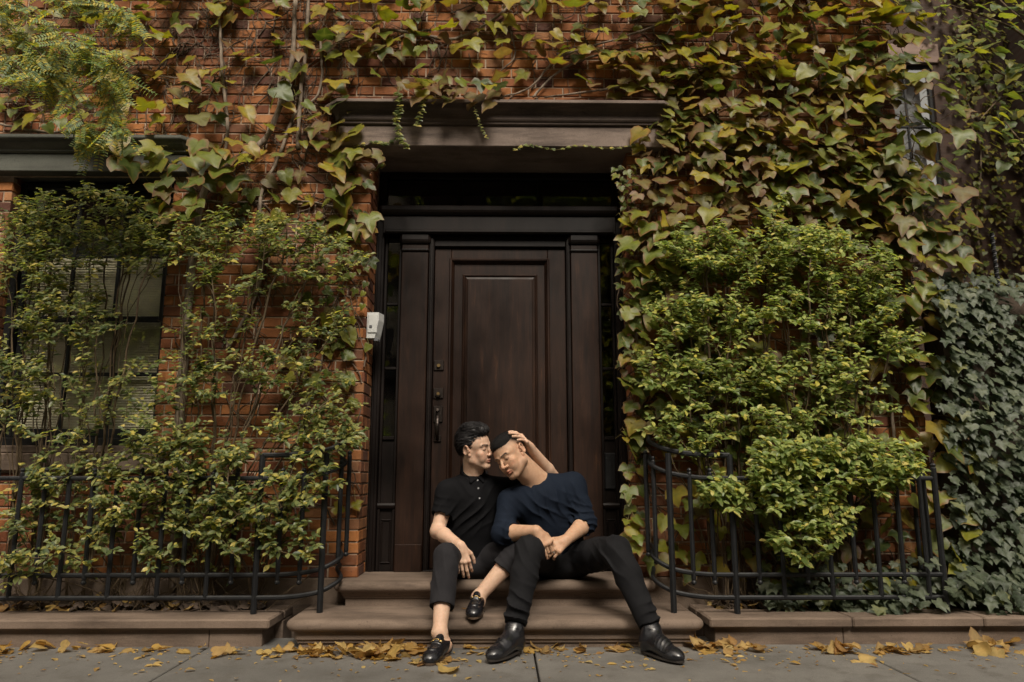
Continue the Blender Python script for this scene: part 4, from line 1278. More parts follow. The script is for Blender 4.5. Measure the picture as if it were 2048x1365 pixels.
    for c in segs:
        pts = [nodes[i][0] for i in c]
        dr = (pts[-1]-pts[-2]).normalized()
        leafy(pts[-1], (dr + Vector((0,-.1,.25))).normalized(), rnd.uniform(.05, .10), .95)
        acc = 0
        for i in range(len(pts)-1, 0, -1):
            sg = (pts[i]-pts[i-1]).length
            for j in range(max(1, int(sg/.048))):
                a = rnd.uniform(0, 6.28); out = Vector((math.cos(a), math.sin(a)*.7-.12, rnd.uniform(.0, .8)))
                leafy(pts[i].lerp(pts[i-1], rnd.random()), (out + dr*.6).normalized(), rnd.uniform(.03, .10), .70 if acc < .12 else .5)
            acc += sg
            if acc > .13: break
    fine = MB()
    for pl in twl: fine.tube([pl[0], pl[len(pl)//2], pl[-1]], [.0012, .0010, .0006], 3, cap=False)
    tag(fine.build('shoots', M['petiole'], t, smooth=True), kind='stuff')
    A = np.array([np.array(m_) for m_ in mats])
    Vv = np.einsum('nij,kj->nki', A[:, :3, :3], SV) + A[:, None, :3, 3]
    Ff = SF[None] + (np.arange(len(A))*len(SV))[:, None, None]
    me = np_mesh('leaves', Vv.reshape(-1, 3), Ff.reshape(-1, 3), M[mat], True,
                 attrs={'edge': np.tile(SMALL[2], len(A)), 'vein': np.tile(SMALL[3], len(A))})
    tag(link('leaves', me, t), kind='stuff')
    return len(A)
nl = 0
nl += shrub('tall dark shrub with many upright brown stems in front of the window', [(60,1215),(105,1215),(140,1210),(185,1212),(232,1208),(20,1215)],
      [(60,520,75,110,70),(180,465,165,80,84),(230,405,75,35,12),(110,420,40,30,5),(130,640,100,60,44),(40,760,50,120,44),(290,500,60,60,30),(215,780,140,80,30),(150,600,70,40,8),(110,960,90,70,26),(60,1030,60,50,16),(200,900,110,50,12)], 21, 'shrubs behind the iron railings', (4.15, 4.42))
nl += shrub('spreading shrub with light green sprays against the brick left of the door', [(420,1205),(450,1210),(475,1200),(435,1195),(395,1212)],
      [(420,480,95,45,44),(560,475,80,40,40),(660,520,70,60,28),(500,560,120,40,24),(640,640,70,50,14),(420,640,80,50,16),(520,740,130,50,28),(660,780,60,50,14),(370,760,70,50,20),(610,860,100,40,22)], 22, 'shrubs behind the iron railings', (4.14, 4.40))
nl += shrub('low drooping shrub with glossy sprays hanging over the left iron railing', [(300,1210),(330,1212),(455,1205),(560,1200)],
      [(330,880,80,40,24),(300,960,110,40,30),(420,920,90,40,28),(240,1020,80,30,14),(400,1030,110,45,42),(520,1000,80,50,30),(600,960,60,45,18),(570,1080,60,40,16),(680,880,50,30,14),(180,1060,60,30,8),(120,1110,90,40,9),(300,1110,90,40,9),(460,1110,70,40,8),(40,1130,50,40,6)], 23, 'shrubs behind the iron railings', (4.06, 4.30), size=(.038, .058))
nl += shrub('tall round topped shrub right of the door against the creeper', [(1400,1205),(1425,1208),(1455,1206),(1475,1204),(1435,1200)],
      [(1400,500,70,45,42),(1480,520,90,60,48),(1360,620,70,60,40),(1450,650,90,60,44),(1330,740,55,50,26),(1400,760,80,40,26),(1490,760,80,50,28),(1420,860,100,50,26),(1330,860,50,40,14),(1560,440,18,40,7)], 24, 'shrubs behind the iron railings', (4.12, 4.40), 'shrub_bright', size=(.036, .060))
nl += shrub('broad shrub of pale green sprays spreading toward the ivy hedge', [(1570,1206),(1600,1208),(1625,1204),(1650,1206),(1585,1203)],
      [(1600,500,80,50,44),(1690,520,90,50,44),(1760,600,70,50,36),(1640,610,100,50,44),(1740,690,90,50,34),(1600,740,90,50,36),(1560,860,90,50,30),(1700,800,80,60,24)], 25, 'shrubs behind the iron railings', (4.12, 4.40), 'shrub_bright', size=(.036, .060))
nl += shrub('shrub with bright glossy leaves leaning out over the right iron railing', [(1560,1208),(1575,1206),(1540,1207)],
      [(1620,960,110,60,72),(1740,930,90,50,54),(1500,990,80,40,26),(1560,930,70,40,28),(1640,1040,70,40,34),(1790,960,45,40,16),(1430,980,40,16,6),(1600,1090,60,35,14)], 26, 'shrubs behind the iron railings', (4.02, 4.24), 'shrub_bright', size=(.044, .068))
pass

# ------------------------------------------------------------------ English ivy hedge and ground ivy
def ivy_hedge():
    rnd = random.Random(41)
    t = empty('ivy_hedge', (4.3, 4.35, .14), 'thick dark English ivy hedge grown over a fence at the right edge', 'hedge')
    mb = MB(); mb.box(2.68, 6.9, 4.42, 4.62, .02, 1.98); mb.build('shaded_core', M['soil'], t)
    sp = []
    k = 0
    lv = []
    while k < 3300:
        x = rnd.uniform(2.56, 3.9) if k < 2700 else rnd.uniform(3.9, 6.9)
        z_ = rnd.uniform(.12, 2.10 if x > 2.7 else 2.04)
        bulge = mnoise.noise(Vector((x*2.2, 0, z_*2.2)))*.10
        y = 4.26 + bulge + rnd.uniform(-.035, .06)
        if z_ > 1.98: y += rnd.uniform(0, .3)
        if z_ < .3: y -= rnd.uniform(0, .14)
        lv.append((x, y, z_)); k += 1
    lv.sort(key=lambda q: (q[0] > 3.35, q[1]))
    mass = LeafMass()
    for i, (x, y, z_) in enumerate(lv):
        a = rnd.uniform(-.6, .6)
        mt = leaf_matrix(Vector((x, y, z_)), (a*.5, -rnd.uniform(.6, 1.1), rnd.uniform(.25, .9)), (a, -.3, -1), rnd.uniform(.042, .078))
        si = i % 4
        if i < 290:
            key = ('ivy', si)
            if key not in LEAF_ME: LEAF_ME[key] = leaf_me('leaf', SHAPES['ivy'][si], M['english_ivy'])
            o = bpy.data.objects.new('leaf', LEAF_ME[key]); COL.objects.link(o); o.parent = t
            o.matrix_basis = Matrix.Translation(-t.location) @ mt
        else: mass.add(SHAPES['ivy'][si], mt, 0)
    tag(mass.build('leaves', [M['english_ivy']], t), kind='stuff')
    lm = LeafMass()
    for k in range(420):       # ground ivy in the bed by the railing, spilling over the coping
        x = rnd.uniform(1.45, 2.75); z_ = .14 + abs(rnd.gauss(0, .10)) + .10*max(0, x-1.9)
        y = rnd.uniform(4.12 if x > 2.0 else 4.22, 4.44)
        a = rnd.uniform(-.8, .8)
        lm.add(SHAPES['ivy'][k % 4], leaf_matrix(Vector((x, y, z_)), (a*.5, -rnd.uniform(.4, 1), rnd.uniform(.4, 1)), (a, -.5, -.7), rnd.uniform(.045, .08)), 0)
    tag(lm.build('ground_ivy', [M['english_ivy']]), kind='stuff', label='low English ivy growing in the bed behind the right iron railing', cat='ivy')
ivy_hedge()
# twisted iron bar standing above the ivy
p0 = at(1993, 545, 4.6); p1 = at(1984, 478, 4.6)
tb = empty('twisted_iron_bar', (p0.x, 4.6, p0.z-.3), 'twisted dark iron bar sticking up above the ivy hedge', 'iron bar')
mb = MB(); rs = []
for k in range(40):
    t_ = k/39; z_ = (p0.z-.3) + (p1.z+.04-p0.z+.3)*t_; a = t_*22
    rs.append([(p0.x + .014*math.cos(a+q), 4.6 + .014*math.sin(a+q), z_) for q in (0, .5*math.pi, math.pi, 1.5*math.pi)])
mb.rings(rs); mb.build('bar', M['black_iron'], tb)

# ------------------------------------------------------------------ overhanging tree branches, top left and top right
def locust():
    rnd = random.Random(51)
    Y = 3.55
    t = empty('tree_branch', tuple(at(-40, -60, Y)), 'feathery honey locust branch with green and yellow leaflets hanging at the top left', 'branch')
    wood = MB(); tips = []
    for pts in ([(-60,-60),(60,20),(150,90),(215,170),(240,260)], [(-60,-40),(30,60),(90,120),(110,190)], [(-30,-80),(140,-10),(230,20),(262,40)], [(60,20),(120,130),(160,230),(190,290)], [(150,90),(210,110),(240,150)], [(-60,60),(10,110),(60,160)]):
        P_ = [at(x, y, Y + rnd.uniform(-.2, .2)) for x, y in pts]
        sp = spline([tuple(q) for q in P_], 9); wood.tube(sp, [.006-.0045*i/len(sp) for i in range(len(sp))], 5)
        tips += sp[4:]
    lm = []
    for k in range(560):
        q = rnd.choice(tips); d = Vector((rnd.uniform(-1, 1), rnd.uniform(-.6, .6), -rnd.uniform(.1, 1.2))).normalized()
        L = rnd.uniform(.07, .15); q = q + Vector((rnd.uniform(-.05,.05), rnd.uniform(-.05,.05), rnd.uniform(-.04,.04)))
        n_ = Vector((rnd.uniform(-.5,.5), -rnd.uniform(.2,1), rnd.uniform(.2,1))).normalized()
        sd = d.cross(n_).normalized()
        wood.tube([q, q+d*L], [.0009, .0006], 3, cap=False)
        yl = rnd.random() < .4
        for j in range(9):
            for s_ in (-1, 1):
                p_ = q + d*L*(j+1)/9.5
                lm.append(leaf_matrix(p_, n_, sd*s_ + d*.45, .027))
    tag(wood.build('twigs', M['twig'], t), kind='stuff')
    A = np.array([np.array(m_) for m_ in lm]); SV = np.array(SMALL[0])*np.array([.75, 1, 1]); SF = np.array(SMALL[1])
    Vv = np.einsum('nij,kj->nki', A[:, :3, :3], SV) + A[:, None, :3, 3]
    Ff = SF[None] + (np.arange(len(A))*len(SV))[:, None, None]
    me = np_mesh('leaflets', Vv.reshape(-1, 3), Ff.reshape(-1, 3), M['locust_leaf'], True, attrs={'edge': np.tile(SMALL[2], len(A))*0, 'vein': np.zeros(len(A)*7)})
    tag(link('leaflets', me, t), kind='stuff')
locust()
def right_branch():
    rnd = random.Random(61); Y = 5.2
    t = empty('tree_branch', tuple(at(2120, 260, Y)), 'leafy tree branch with round yellowing leaves reaching in at the top right corner', 'branch')
    wood = MB(); tips = []
    for pts in ([(2150,260),(2060,180),(1990,140),(1950,100),(1890,95)], [(2100,120),(2030,60),(1960,30),(1900,10)], [(2150,200),(2060,60),(2000,0),(1980,-40)], [(2060,180),(2000,200),(1960,240)], [(2100,330),(2040,280),(2000,230)]):
        sp = spline([tuple(at(x, y, Y + rnd.uniform(-.3, .3))) for x, y in pts], 9)
        mb = MB(); mb.tube(sp, [.011-.0085*i/len(sp) for i in range(len(sp))], 6); mb.build('twig', M['twig'], t, smooth=True)
        tips += sp[5:]
    lv = []
    for k in range(190):
        q = rnd.choice(tips) + Vector((rnd.uniform(-.12,.12), rnd.uniform(-.25,.25), rnd.uniform(-.12,.10)))
        lv.append((rnd.uniform(.06, .125), q))
    lv.sort(key=lambda q: -q[0]); mass = LeafMass()
    for i, (s_, q) in enumerate(lv):
        a = rnd.uniform(-1, 1)
        mt = leaf_matrix(q, (a*.5, -rnd.uniform(.2, 1), rnd.uniform(.3, 1)), (a, -.3, -rnd.uniform(.2,1)), s_)
        key = ('br', i % 3)
        if i < 110:
            if key not in LEAF_ME: LEAF_ME[key] = leaf_me('leaf', SHAPES['heart'][i % 3], M['branch_leaf'])
            o = bpy.data.objects.new('leaf', LEAF_ME[key]); COL.objects.link(o); o.parent = t
            o.matrix_basis = Matrix.Translation(-t.location) @ mt
        else: mass.add(SHAPES['heart'][i % 3], mt, 0)
    tag(mass.build('leaves', [M['branch_leaf']], t), kind='stuff')
right_branch()
# street trees behind the camera: they show in the glass and shade the low sky
def street_tree(x, y, h, seed, label):
    rnd = random.Random(seed)
    t = empty('street_tree', (x, y, 0), label, 'tree', 'street trees across the road')
    mb = MB(); mb.tube(wob((x, y, -.1), (x+.2, y, h*.55), 8, .02, rnd), [.16-.01*i for i in range(9)], 9)
    for k in range(7):
        a = k*.9; mb.tube(wob((x+.1, y, h*.42), (x+math.cos(a)*h*.28, y+math.sin(a)*h*.28, h*(.7+.03*k)), 6, .06, rnd), [.07-.009*i for i in range(7)], 6)
    mb.build('trunk', M['bark'], t, smooth=True)
    ms = []
    for k in range(2600):
        while True:
            v_ = Vector((rnd.uniform(-1,1), rnd.uniform(-1,1), rnd.uniform(-1,1)))
            if .25 < v_.length < 1: break
        q = Vector((x, y, h*.72)) + Vector((v_.x*h*.38, v_.y*h*.38, v_.z*h*.30))
        if mnoise.noise(q*.8) < -.12: continue
        ms.append(leaf_matrix(q, (rnd.uniform(-1,1), rnd.uniform(-1,1), rnd.uniform(.2,1)), (rnd.uniform(-1,1), rnd.uniform(-1,1), -.5), rnd.uniform(.16, .3)))
    A = np.array([np.array(m_) for m_ in ms]); SV = np.array(SMALL[0]); SF = np.array(SMALL[1])
    Vv = np.einsum('nij,kj->nki', A[:, :3, :3], SV) + A[:, None, :3, 3]; Ff = SF[None] + (np.arange(len(A))*7)[:, None, None]
    tag(link('crown', np_mesh('crown', Vv.reshape(-1,3), Ff.reshape(-1,3), M['branch_leaf'], True, attrs={'edge': np.tile(SMALL[2], len(A)), 'vein': np.zeros(len(A)*7)}), t), kind='stuff')
street_tree(-6.5, -9.0, 8.0, 1, 'yellowing street tree across the road, reflected in the left window')
street_tree(1.5, -9.2, 8.5, 2, 'yellowing street tree across the road facing the door')
street_tree(8.5, -9.0, 7.5, 3, 'yellowing street tree across the road facing the ivy hedge')

# ------------------------------------------------------------------ fallen leaves
def fallen():
    rnd = random.Random(71)
    mes = []
    for k in range(9):
        kind = ['heart', 'lobed', 'heart', 'lobed_b'][k % 4]
        V, F, e, v_ = leaf_shape(kind, 300+k)
        cu = rnd.uniform(.6, 2.4); ax = rnd.random() < .6; V2 = []
        for (x, y, z_) in V:          # dried leaves roll up across or along
            if ax: a = x*cu; V2.append((math.sin(a)/cu*1.0, y, z_*.7 + (1-math.cos(a))/cu))
            else: a = (y-.4)*cu; V2.append((x, .4+math.sin(a)/cu, z_*.7 + (1-math.cos(a))/cu))
        zm_ = min(q[2] for q in V2); V2 = [(a, b_, c-zm_) for a, b_, c in V2]
        mes.append(leaf_me('fallen_leaf', (V2, F, e, v_), M['fallen_leaf']))
    zones = [   # (label, px polygon, number, height, size)
        ('dry golden leaf lying along the foot of the left low wall', [(0,1292),(250,1292),(250,1302),(0,1312)], 11, 0, (.07,.12)),
        ('curled ochre leaf on the pavement before the left low wall', [(140,1296),(330,1292),(330,1306),(150,1310)], 8, 0, (.06,.10)),
        ('dry leaf on the pavement at the right end of the left low wall', [(340,1296),(560,1296),(580,1322),(380,1322)], 13, 0, (.05,.10)),
        ('crumpled golden leaf in the drift below the left corner of the lower step', [(590,1294),(665,1294),(675,1318),(600,1316)], 24, 0, (.06,.115)),
        ('crumpled golden leaf in the thick of the drift before the lower step', [(665,1294),(760,1294),(765,1322),(675,1320)], 34, 0, (.06,.115)),
        ('crumpled golden leaf in the drift just beside the loafer heel', [(760,1294),(858,1294),(835,1312),(765,1326)], 26, 0, (.06,.115)),
        ('golden leaf lying under the toe of the loafer on the pavement', [(800,1322),(900,1318),(905,1332),(800,1340)], 7, 0, (.05,.09)),
        ('dry leaf on the pavement between the loafer and the boot', [(905,1296),(985,1298),(970,1312),(910,1314)], 8, 0, (.04,.08)),
        ('curled golden leaf at the foot of the lower step between the boots', [(1048,1292),(1175,1296),(1165,1310),(1055,1308)], 18, 0, (.06,.10)),
        ('rolled brown leaf lying apart near the second boot', [(1180,1292),(1275,1296),(1270,1306),(1185,1304)], 5, 0, (.07,.10)),
        ('heaped golden leaf in the corner right of the steps', [(1375,1288),(1480,1284),(1530,1300),(1500,1312),(1385,1312)], 34, 0, (.06,.11)),
        ('dry golden leaf at the foot of the right low wall, below its coping joint', [(1640,1300),(1760,1299),(1760,1311),(1650,1311)], 16, 0, (.06,.11)),
        ('dry golden leaf at the foot of the right low wall, below the end post', [(1760,1299),(1900,1298),(1900,1311),(1760,1311)], 22, 0, (.06,.11)),
        ('large pale leaf at the right edge of the pavement', [(1935,1296),(2048,1290),(2048,1312),(1950,1316)], 16, 0, (.08,.14)),
        ('pale leaf lying alone on the open pavement at the right', [(1715,1322),(1745,1326),(1740,1332),(1715,1330)], 1, 0, (.14,.15)),
        ('long leaf lying alone on the open pavement near the camera', [(875,1344),(915,1344),(915,1349),(880,1349)], 1, 0, (.13,.14)),
        ('small dry leaf resting on the lower step', [(900,1216),(925,1216),(925,1224),(900,1224)], 2, H1, (.04,.05)),
        ('small dry leaf on the lower step beside the second boot', [(1262,1222),(1285,1222),(1285,1232),(1262,1232)], 2, H1, (.05,.06)),
    ]
    for label, poly, n, h, (s0, s1) in zones:
        for (x, y) in scatter(poly, n, rnd):
            q = ground(x, y, h)
            if h == 0 and q.y > 4.035 and abs(x-1000) < 420: q.y = rnd.uniform(3.93, 4.03)
            if h == 0 and q.y > 4.06: q.y = rnd.uniform(3.93, 4.05)
            o = bpy.data.objects.new('fallen_leaf', mes[rnd.randrange(9)]); COL.objects.link(o)
            s_ = rnd.uniform(s0, s1)*.85; lift = rnd.choice([0, 0, .006, .018]) if n > 10 else 0
            o.location = (q.x, q.y, h + .003 + lift); o.scale = (s_*rnd.uniform(.75, 1.0), s_, s_*rnd.uniform(.7, 1.1))
            o.rotation_euler = (rnd.gauss(0, .20 if lift == 0 else .45), rnd.gauss(0, .20 if lift == 0 else .45), rnd.uniform(0, 6.28))
            tag(o, label, 'leaf', label.split(' leaf ')[0].split()[-1] + ' leaves: ' + label.split(' leaf ')[1])
    # brown leaves and broken twigs caught in the beds behind the railings
    lm = LeafMass()
    for k in range(620):
        x = rnd.uniform(-3.6, -1.32) if k % 3 else rnd.uniform(1.2, 2.6)
        lm.add(SHAPES['heart'][k % 3], leaf_matrix(Vector((x, rnd.uniform(4.30, 4.48), .115 + abs(rnd.gauss(0, .035)))), (rnd.gauss(0,.5), rnd.gauss(-.3,.4), 1), (rnd.uniform(-1,1), rnd.uniform(-1,1), 0), rnd.uniform(.04, .08)), 0 if rnd.random() < .25 else 1)
    tag(lm.build('leaf_litter', [M['fallen_leaf'], M['dead_leaf']]), 'brown dead leaves caught in the planting beds behind the railings', 'leaf litter', kind='stuff')
    tw = MB()
    for k in range(260):
        x = rnd.uniform(-3.6, -1.32) if k % 4 else rnd.uniform(1.2, 2.5); a = rnd.uniform(-.9, .9); L = rnd.uniform(.12, .45)
        q = Vector((x, rnd.uniform(4.32, 4.46), .11)); e = q + Vector((math.sin(a)*L, rnd.uniform(-.03, .03), abs(math.cos(a))*L*rnd.uniform(.2, 1)))
        tw.tube(wob(q, e, 5, .05, rnd), [rnd.uniform(.0015, .0045)]*6, 4)
    tag(tw.build('twig_tangle', M['twig']), 'tangle of thin dead twigs at the foot of the shrubs', 'twigs', kind='stuff')
    # tiny leaflets and crumbs
    ms = []
    for k in range(620):
        x = rnd.uniform(-2.6, 2.8); y = 4.03 - abs(rnd.gauss(0, .24))
        if y < 3.2: continue
        if -1.25 < x < 1.13: y -= .08
        ms.append(leaf_matrix(Vector((x, y, .004)), (rnd.gauss(0,.15), rnd.gauss(0,.15), 1), (rnd.uniform(-1,1), rnd.uniform(-1,1), 0), rnd.uniform(.010, .03) if k % 5 else rnd.uniform(.035, .06)))
    A = np.array([np.array(m_) for m_ in ms]); SV = np.array(SMALL[0]); SF = np.array(SMALL[1])
    Vv = np.einsum('nij,kj->nki', A[:, :3, :3], SV) + A[:, None, :3, 3]; Ff = SF[None] + (np.arange(len(A))*7)[:, None, None]
    tag(link('leaf_litter', np_mesh('leaf_litter', Vv.reshape(-1,3), Ff.reshape(-1,3), M['fallen_leaf'], True, attrs={'edge': np.tile(SMALL[2], len(A))*0, 'vein': np.zeros(len(A)*7)})), 'tiny yellow leaflets and crumbs scattered on the pavement', 'leaf litter', kind='stuff')
fallen()
# ================================================================== people: soft volumes blended into one skin
def A3(v): return np.array([v[0], v[1], v[2]], np.float32)
class Vol:
    """an ordered list of rounded cones and ellipsoids, added or carved with a soft blend"""
    def __init__(s): s.ops = []; s.post = None
    def cap(s, a, b, ra, rb, k=.02, sub=False):
        s.ops.append(('c', A3(a), A3(b), float(ra), float(rb), k, sub)); return s
    def ell(s, c, rad, F=None, k=.02, sub=False):
        Rm = np.eye(3, dtype=np.float32) if F is None else np.array(F, np.float32)      # rows = local axes
        s.ops.append(('e', A3(c), Rm, np.array(rad, np.float32), 0, k, sub)); return s
    def plane(s, p, n, c, r_, k=.004):
        """cuts away what lies on the side n points to, within r_ of c"""
        s.ops.append(('p', A3(p), A3(n)/np.linalg.norm(A3(n)), A3(c), float(r_), k, True)); return s
    def dist(s, op, P):
        t = op[0]
        if t == 'c':
            a, b, ra, rb = op[1:5]; ab = b-a; L2 = float(ab @ ab) + 1e-9
            h = np.clip(((P-a) @ ab)/L2, 0, 1)
            return np.linalg.norm(P - a - h[:, None]*ab, axis=1) - (ra + (rb-ra)*h)
        if t == 'e':
            q = (P-op[1]) @ op[2].T; r_ = op[3]
            k0 = np.linalg.norm(q/r_, axis=1); k1 = np.linalg.norm(q/(r_*r_), axis=1) + 1e-9
            return np.where(k0 < 1e-4, -r_.min(), k0*(k0-1)/k1)
        d = -((P-op[1]) @ op[2])           # carve: region in front of the plane and near c
        return np.maximum(d, np.linalg.norm(P-op[3], axis=1) - op[4])
    def bound(s, op, c):
        if op[0] == 'c':
            a, b = op[1], op[2]; ab = b-a; h = np.clip(((c-a) @ ab)/(float(ab@ab)+1e-9), 0, 1)
            return float(np.linalg.norm(c-a-h*ab)) - max(op[3], op[4])
        if op[0] == 'e': return float(np.linalg.norm(c-op[1])) - float(op[3].max())
        return float(np.linalg.norm(c-op[3])) - op[4]
    def eval(s, P, ops=None):
        d = np.full(len(P), 1.0, np.float32)
        for op in (ops if ops is not None else s.ops):
            e = s.dist(op, P); k = op[5]
            if not op[6]:
                h = np.clip(.5+.5*(d-e)/k, 0, 1); d = d*(1-h)+e*h - k*h*(1-h)
            else:
                e = -e; h = np.clip(.5-.5*(d-e)/k, 0, 1); d = d*(1-h)+e*h + k*h*(1-h)
        if s.post is not None: d = s.post(P, d)
        return d
    def mesh(s, h, pad=.03):
        lo = np.full(3, 1e9); hi = -lo
        for op in s.ops:
            if op[6]: continue
            if op[0] == 'c':
                for q, r_ in ((op[1], op[3]), (op[2], op[4])): lo = np.minimum(lo, q-r_); hi = np.maximum(hi, q+r_)
            else: lo = np.minimum(lo, op[1]-op[3].max()); hi = np.maximum(hi, op[1]+op[3].max())
        lo -= pad; hi += pad
        B = 16
        nb_ = np.ceil((hi-lo)/(h*B)).astype(int); n = nb_*B + 1
        G = np.full(tuple(n), .05, np.float32)
        ii = np.arange(B+1, dtype=np.float32)*h
        gx, gy, gz = np.meshgrid(ii, ii, ii, indexing='ij'); loc = np.stack([gx.ravel(), gy.ravel(), gz.ravel()], 1)
        rad = B*h*.87
        for i in range(nb_[0]):
            for j in range(nb_[1]):
                for k in range(nb_[2]):
                    o = lo + np.array([i, j, k])*B*h; c = (o + B*h/2).astype(np.float32)
                    bs = [s.bound(op, c) for op in s.ops]
                    adds = [q for q, op in zip(bs, s.ops) if not op[6]]
                    if min(adds) > rad + .03: continue
                    ops = [op for q, op in zip(bs, s.ops) if q < rad + .035]
                    d = s.eval(loc + o.astype(np.float32), ops)
                    G[i*B:i*B+B+1, j*B:j*B+B+1, k*B:k*B+B+1] = d.reshape(B+1, B+1, B+1)
        return nets(G, lo, h)
def nets(G, lo, h):
    S = G < 0
    c = S[:-1,:-1,:-1].astype(np.int8)
    tot = np.zeros_like(c)
    for dx in (0,1):
        for dy in (0,1):
            for dz in (0,1): tot += S[dx:S.shape[0]-1+dx, dy:S.shape[1]-1+dy, dz:S.shape[2]-1+dz]
    act = (tot > 0) & (tot < 8)
    idx = np.argwhere(act); vid = np.full(act.shape, -1, np.int32); vid[act] = np.arange(len(idx))
    acc = np.zeros((len(idx), 3), np.float32); cnt = np.zeros(len(idx), np.float32)
    x, y, z = idx.T
    co = [(a, b, c_) for a in (0,1) for b in (0,1) for c_ in (0,1)]
    val = {q: G[x+q[0], y+q[1], z+q[2]] for q in co}
    for a in co:
        for ax in range(3):
            if a[ax]: continue
            b = list(a); b[ax] = 1; b = tuple(b)
            va, vb = val[a], val[b]; m_ = (va < 0) != (vb < 0)
            t = np.where(m_, va/(va-vb+1e-12), 0)
            p_ = np.zeros((len(idx), 3), np.float32); p_ += np.array(a, np.float32); p_[:, ax] += t
            acc[m_] += p_[m_]; cnt[m_] += 1
    V = lo + (idx + acc/cnt[:, None])*h
    Fs = []
    for ax in range(3):
        o = [0,0,0]; o[ax] = 1
        a = S[:S.shape[0]-o[0], :S.shape[1]-o[1], :S.shape[2]-o[2]]; b = S[o[0]:, o[1]:, o[2]:]
        e = np.argwhere(a != b); u_, v_ = (ax+1) % 3, (ax+2) % 3
        ok = (e[:, u_] > 0) & (e[:, v_] > 0) & (e[:, u_] < G.shape[u_]-1) & (e[:, v_] < G.shape[v_]-1); e = e[ok]
        ins = a[e[:,0], e[:,1], e[:,2]]
        def g(du, dv):
            q = e.copy(); q[:, u_] -= du; q[:, v_] -= dv; return vid[q[:,0], q[:,1], q[:,2]]
        f_ = np.stack([g(1,1), g(0,1), g(0,0), g(1,0)], 1)
        f_[~ins] = f_[~ins][:, ::-1]
        Fs.append(f_[(f_ >= 0).all(1)])
    return V.astype(np.float32), np.vstack(Fs)
def vol_obj(name, vol, h, mat, parent, colour=None):
    V, F = vol.mesh(h)
    me = np_mesh(name, V, F, mat, True, color=None if colour is None else colour(V))
    return link(name, me, parent)
def vnoise(P, f, seed=0):
    """cheap smooth noise in -1..1"""
    r_ = np.random.default_rng(seed); out = np.zeros(len(P), np.float32)
    for k in range(5):
        w_ = r_.normal(size=3).astype(np.float32); w_ /= np.linalg.norm(w_)
        out += np.sin(P @ (w_*f*r_.uniform(.6, 1.6)) + r_.uniform(0, 6.28) + 1.7*np.sin(P @ (r_.normal(size=3).astype(np.float32)*f*.35)))
    return out/5
def folds(P, c, dr, freq, rad, amp, seed=0, warp=1.2):
    """cloth creases: ridges across direction dr, fading out away from c"""
    c = A3(c); dr = A3(dr); dr = dr/np.linalg.norm(dr)
    q = P - c; w_ = np.exp(-np.sum(q*q, 1)/(rad*rad))
    ph = q @ dr*freq + (warp+.8)*vnoise(P, 13, seed)*2.0 + .8*vnoise(P, 31, seed+50)
    am = np.clip(.55 + 1.1*vnoise(P, 17, seed+90), .05, 1.25)
    return w_*am*amp*1.25*(1-np.abs(np.sin(ph)))**1.6

